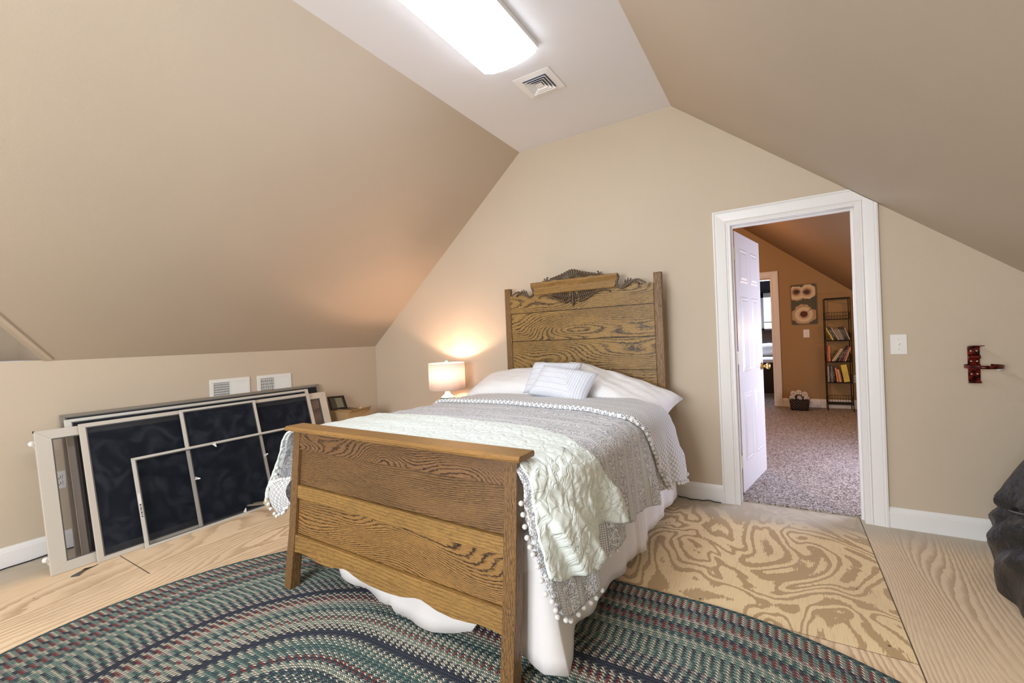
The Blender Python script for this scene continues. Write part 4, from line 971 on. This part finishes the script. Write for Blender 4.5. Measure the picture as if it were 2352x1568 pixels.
for k in range(3): an = k*2*PI/3; q.tube([(LX, LY, 1.055), (LX+.175*math.cos(an), LY+.175*math.sin(an), 1.060)], .0025, 6)
q.tube([(LX, LY-.0, .81), (LX-.045, LY, .86), (LX-.05, LY, .98), (LX, LY, 1.058)], .002, 6); q.tube([(LX, LY, .81), (LX+.045, LY, .86), (LX+.05, LY, .98), (LX, LY, 1.058)], .002, 6)
obj('harp', q, 'brass', t)
obj('socket', MB().lathe([(0, .812), (.014, .814), (.015, .86), (.026, .90), (.028, .925), (0, .926)], (LX, LY, 0), 16, False), 'brass', t, smooth=True)
obj('finial', MB().ball((LX, LY, 1.079), .017, 14, (1, 1, .9)), 'green_glass', t, smooth=True)

# ------------------------------------------------------------------ black cloth covered object at the right edge
rows = []
nz, na = 60, 120
for i in range(nz+1):
    u = i/nz; z = .002 + .98*u; row = []
    for k in range(na):
        an = 2*PI*k/na; ca_, sa_ = math.cos(an), math.sin(an)
        sup = (abs(ca_)**3+abs(sa_)**3)**(-1/3)
        rad = interp(z, [(0, .93), (.08, .97), (.2, 1.0), (.35, .95), (.5, .80), (.66, .62), (.85, .45), (1, .25)])
        gath = .022*math.sin(an*13+z*9)*math.exp(-((z-.33)/.14)**2) + .012*math.sin(an*9-z*22+2*math.sin(z*13)) + .010*math.sin(an*31+z*40)*math.exp(-((z-.36)/.10)**2) - .03*math.exp(-((z-.40-.04*math.sin(an*2))/.022)**2)
        row.append((1.09 + (.282*sup*rad+gath)*ca_ + .04*u, 2.83 + (.36*sup*rad+gath)*sa_, z))
    rows.append(row)
q = MB(); q.grid(rows, closed_j=True); q.add(rows[0], [tuple(range(na))]); q.add(rows[-1], [tuple(range(na))])
bag = tag(obj('black_cover', q, 'black_cloth', smooth=True), 'rumpled black nylon cover with drawstring gathers at the right edge of the room', 'bag')
cpts = [(1.105+.27*math.cos(a)*.90, 2.83+.37*math.sin(a)*.90, .40+.04*math.sin(a*2)) for a in [2*PI*k/48 for k in range(48)]]
obj('drawstring', MB().tube(cpts, .005, 6, True), 'gasket', bag, smooth=True)

# ------------------------------------------------------------------ hall things
t = thing('flower_picture', 'canvas picture of two cream flowers hanging on the orange hall wall', 'picture', (.30, HY, 1.31))
px0, px1, pz0, pz1 = .140, .462, 1.318, 1.935
obj('canvas', MB().box(px0, px1, HY-.035, HY-.001, pz0, pz1), plain('grey_green_canvas', (.10, .10, .075), .8, 0, (9, .002)), t, bevel=.003)
def flower(cx, cz, R, n, seed, squash=1.0, mat=None):
    rn = random.Random(seed)
    for k in range(n):
        a0 = 2*PI*k/n+rn.uniform(-.2, .2); wd = 2*PI/n*.56; pts = [(cx, cz)]
        for j in range(13):
            a = a0-wd+2*wd*j/12; rr = R*(.80+.24*math.sin(PI*j/12)+.05*math.sin(j*2.1+k)); pts.append((min(px1-.004, max(px0+.004, cx+rr*math.cos(a))), min(pz1-.004, max(pz0+.004, cz+rr*math.sin(a)*squash))))
        q = MB(); yy = HY-.0357-.0004*k; q.prism(pts, 'y', yy-.0002, yy); obj('painted_petal', q, mat, t)
g = G('cream_petal_paint'); x, y, z = g.xyz(g.obj())                # petals dark red-brown at each flower's heart, cream towards the rim
def dist(cx, cz): return g.ma('SQRT', g.ma('ADD', g.ma('POWER', g.ma('SUBTRACT', x, cx), 2.0), g.ma('POWER', g.ma('SUBTRACT', z, cz), 2.0)))
dd = g.ma('MINIMUM', g.ma('MINIMUM', dist(0.0, .155), dist(-.09, .515)), dist(.05, .505))
st = g.noise(g.comb(g.ma('MULTIPLY', x, 40), 0.0, g.ma('MULTIPLY', z, 40)), 1.0, 3, .6, 2.0)
g.bsdf(g.ramp(g.ma('ADD', g.ma('MULTIPLY', dd, 7.5), g.ma('MULTIPLY', g.ma('SUBTRACT', st, .5), .28)), [(.18, (.12, .04, .035)), (.34, (.34, .20, .13)), (.50, (.66, .53, .34)), (.75, (.78, .68, .48)), (.95, (.50, .36, .22))]), .8); M['petal'] = g.m
flower(.300, 1.465, .178, 4, 1, .88, 'petal'); flower(.210, 1.80, .10, 2, 4, 1.3, 'petal'); flower(.375, 1.82, .12, 3, 7, .95, 'petal')
q = MB(); q.prism([(.300+.048*math.cos(a), 1.475+.042*math.sin(a)) for a in [2*PI*k/20 for k in range(20)]], 'y', HY-.0388, HY-.0384); obj('painted_centre', q, plain('maroon_flower_centre', (.10, .035, .035), .8, 0, (80, .002)), t)
q = MB(); q.prism([(.300+.018*math.cos(a), 1.475+.016*math.sin(a)) for a in [2*PI*k/14 for k in range(14)]], 'y', HY-.0396, HY-.0392); obj('painted_centre', q, 'petal', t)
for cx_, cz_ in ((.225, 1.83), (.33, 1.815)):
    q = MB(); q.prism([(cx_+.03*math.cos(a)*(1+.3*math.sin(5*a)), cz_+.02*math.sin(a)) for a in [2*PI*k/20 for k in range(20)]], 'y', HY-.0388, HY-.0384); obj('painted_centre', q, 'wood_dark', t)

# black wire rack with three shelves of books
RXa, RXb, RYa, RYb = .548, .850, 7.95, 8.18
t = thing('book_rack', 'tall narrow black wire rack of shelves against the orange hall wall', 'rack', ((RXa+RXb)/2, 8.06, .012))
for x in (RXa, RXb):
    for y in (RYa, RYb): obj('post', MB().tube([(x, y, .013), (x, y, 1.675)], .0065, 8), 'black_metal', t)
q = MB(); q.tube([(RXa, RYa, 1.672), (RXb, RYa, 1.672), (RXb, RYb, 1.672), (RXa, RYb, 1.672)], .008, 8, True); obj('top_frame', q, 'black_metal', t)
tiers = [.112, .430, .735, 1.050, 1.365]
for zt_ in tiers:
    q = MB(); q.tube([(RXa, RYa, zt_), (RXb, RYa, zt_), (RXb, RYb, zt_), (RXa, RYb, zt_)], .006, 6, True)
    for k in range(1, 9): y = RYa+(RYb-RYa)*k/9; q.tube([(RXa, y, zt_), (RXb, y, zt_)], .002, 5)
    sf = obj('shelf', q, 'black_metal', t)
    q = MB()
    for zz in (zt_+.05, zt_+.105): q.tube([(RXa, RYa, zz), (RXa, RYb, zz), (RXb, RYb, zz), (RXb, RYa, zz)], .0028, 5)
    for k in range(1, 9): x = RXa+(RXb-RXa)*k/9; q.tube([(x, RYb, zt_), (x, RYb, zt_+.105)], .002, 5)
    for k in range(1, 5):
        y = RYa+(RYb-RYa)*k/5
        for x in (RXa, RXb): q.tube([(x, y, zt_), (x, y, zt_+.105)], .002, 5)
    obj('basket_guard', q, 'black_metal', sf)
bm_ = {}
def bookmat(nm, c_):
    if nm not in bm_:
        g = G(nm + '_book_cover'); x, y, z = g.xyz(g.obj()); st = g.ma('MULTIPLY', g.sm(g.noise(g.comb(g.ma('MULTIPLY', x, 90), 0.0, g.ma('MULTIPLY', z, 120)), 1.0, 2), .56, .60), g.ma('LESS_THAN', g.ma('ABSOLUTE', g.ma('SUBTRACT', z, .10)), .055))
        lum = sum(c_)/3
        g.bsdf(g.mix(g.ma('MULTIPLY', st, .7), c_, (.75, .70, .6) if lum < .25 else (.06, .04, .03)), .5); bm_[nm] = g.m
    return bm_[nm]
BC = {'black': (.012, .012, .013), 'cream': (.60, .48, .33), 'orange': (.72, .26, .07), 'red': (.42, .05, .03), 'yellow': (.78, .62, .10), 'brown': (.16, .07, .04), 'grey': (.22, .19, .18), 'tan': (.50, .33, .18), 'navy': (.03, .04, .09), 'peach': (.75, .42, .25)}
ordn = ['leftmost', 'second from left', 'third from left', 'fourth from left', 'fifth from left', 'sixth from left', 'seventh from left', 'eighth from left', 'ninth from left', 'tenth from left', 'eleventh from left']
def book(cn, x, z0, th_, hh, lean, shelf, k, y0=7.975, dd=.15):
    T_ = Matrix.Translation((x, 0, z0)) @ Matrix.Rotation(lean, 4, 'Y')
    tt = thing('book', f'{cn} spined book {"leaning" if abs(lean) > .06 else "standing"} {ordn[k]} on the {shelf} book shelf of the rack', 'book', (x, y0, z0), f'books on the {shelf} shelf of the rack')
    q = MB(T_); q.box(0, th_, y0, y0+.002, 0, hh); q.box(0, .0015, y0+.002, y0+dd, 0, hh); q.box(th_-.0015, th_, y0+.002, y0+dd, 0, hh); obj('cover', q, bookmat(cn, BC[cn]), tt)
    obj('pages', MB(T_).box(.0015, th_-.0015, y0+.002, y0+dd-.004, .003, hh-.003), 'card', tt)
def shelf_of(name, z0, items, x0):
    x = x0
    for k, (cn, th_, hh, lean) in enumerate(items):
        xx = x if lean >= 0 else x
        zz = z0+.008 + (th_*math.sin(lean) if lean > 0 else 0)
        book(cn, xx, zz, th_, hh, lean, name, k)
        x += th_/math.cos(lean)+.0012 + (items[k+1][3] != lean)*0 if k+1 < len(items) else 0
L1 = -.42
shelf_of('upper', 1.050, [('yellow', .016, .205, -.42), ('black', .022, .215, -.42), ('black', .020, .205, -.42), ('cream', .013, .20, -.42), ('grey', .020, .175, -.40), ('tan', .012, .17, -.38), ('grey', .022, .17, -.36), ('black', .022, .20, -.34), ('black', .024, .20, -.32), ('cream', .012, .185, -.30)], .632)
shelf_of('middle', .735, [('red', .018, .23, 0), ('orange', .022, .235, 0)], .556)
for k, (cn, th_, hh, lean, xx) in enumerate([('cream', .018, .215, .56, .612), ('cream', .014, .215, .54, .636), ('black', .022, .20, .52, .656), ('brown', .018, .19, .42, .690), ('black', .022, .235, .38, .714), ('red', .018, .225, .36, .742), ('cream', .014, .215, .33, .766)]):
    book(cn, xx, .7435+th_*math.sin(lean), th_, hh, lean, 'middle', k+2)
shelf_of('lower', .430, [('cream', .020, .235, 0), ('black', .022, .24, 0), ('grey', .016, .24, 0), ('black', .020, .235, 0)], .556)
for k, (cn, th_, hh, lean, xx) in enumerate([('orange', .022, .215, -.12, .668), ('peach', .022, .19, -.14, .697), ('brown', .012, .18, -.16, .722), ('yellow', .068, .255, -.14, .752)]):
    book(cn, xx, .4385, th_, hh, lean, 'lower', k+4)

# wicker basket of rolled towels
bxc, byc = .190, 7.93
t = thing('wicker_basket', 'dark brown woven basket of rolled towels on the hall carpet', 'basket', (bxc, byc, .012))
def ring_(w0, d0, z, n=48):
    r = []
    for k in range(n):
        a = 2*PI*k/n; c_, s_ = math.cos(a), math.sin(a); sp = (abs(c_)**5+abs(s_)**5)**(-.2); r.append((bxc+w0*c_*sp, byc+d0*s_*sp, z+.006*math.cos(2*a)*(z > .15)))
    return r
q = MB(); prof_ = [(.112, .085, .014), (.118, .09, .06), (.126, .096, .12), (.134, .102, .178), (.124, .092, .178), (.112, .082, .06), (.106, .078, .03)]
q.grid([ring_(*p) for p in prof_], closed_j=True); q.add(ring_(.112, .085, .014), [tuple(range(48))]); q.add(ring_(.106, .078, .03), [tuple(range(48))]); obj('body', q, 'wicker', t, smooth=True)
obj('rim', MB().tube(ring_(.131, .099, .182), .009, 8, True), 'wicker', t, smooth=True)
for yy in (byc-.104, byc+.104):
    obj('handle', MB().tube([(bxc+.045*math.cos(a), yy, .18+.075*math.sin(a)) for a in [PI*k/12 for k in range(13)]], .007, 8), 'wicker', t, smooth=True)
names_t = ['left end at the front', 'left end, stacked on top', 'centre, behind the handle', 'right end at the front', 'right end, stacked on top', 'middle of the top row']
for k, (tx, tz, ty) in enumerate([(-.088, .195, -.02), (-.070, .262, .0), (.010, .215, -.03), (.095, .195, -.02), (.075, .255, .0), (.0, .275, .03)]):
    P = []; Lr = .11
    q = MB(); n = 44; spiral = []
    for i in range(n+1):
        a = i/n*2*PI*2.6; r = .010+.032*(i/n); spiral.append((bxc+tx+r*math.cos(a), tz+r*math.sin(a)))
    q.grid([[(x_, byc+ty-.07, z_), (x_, byc+ty+.07, z_)] for x_, z_ in spiral])
    tag(obj('rolled_towel', q, 'towel', smooth=True, solid=.009), 'pale rolled towel in the wicker basket, ' + names_t[k], 'towel', 'rolled towels in the basket')
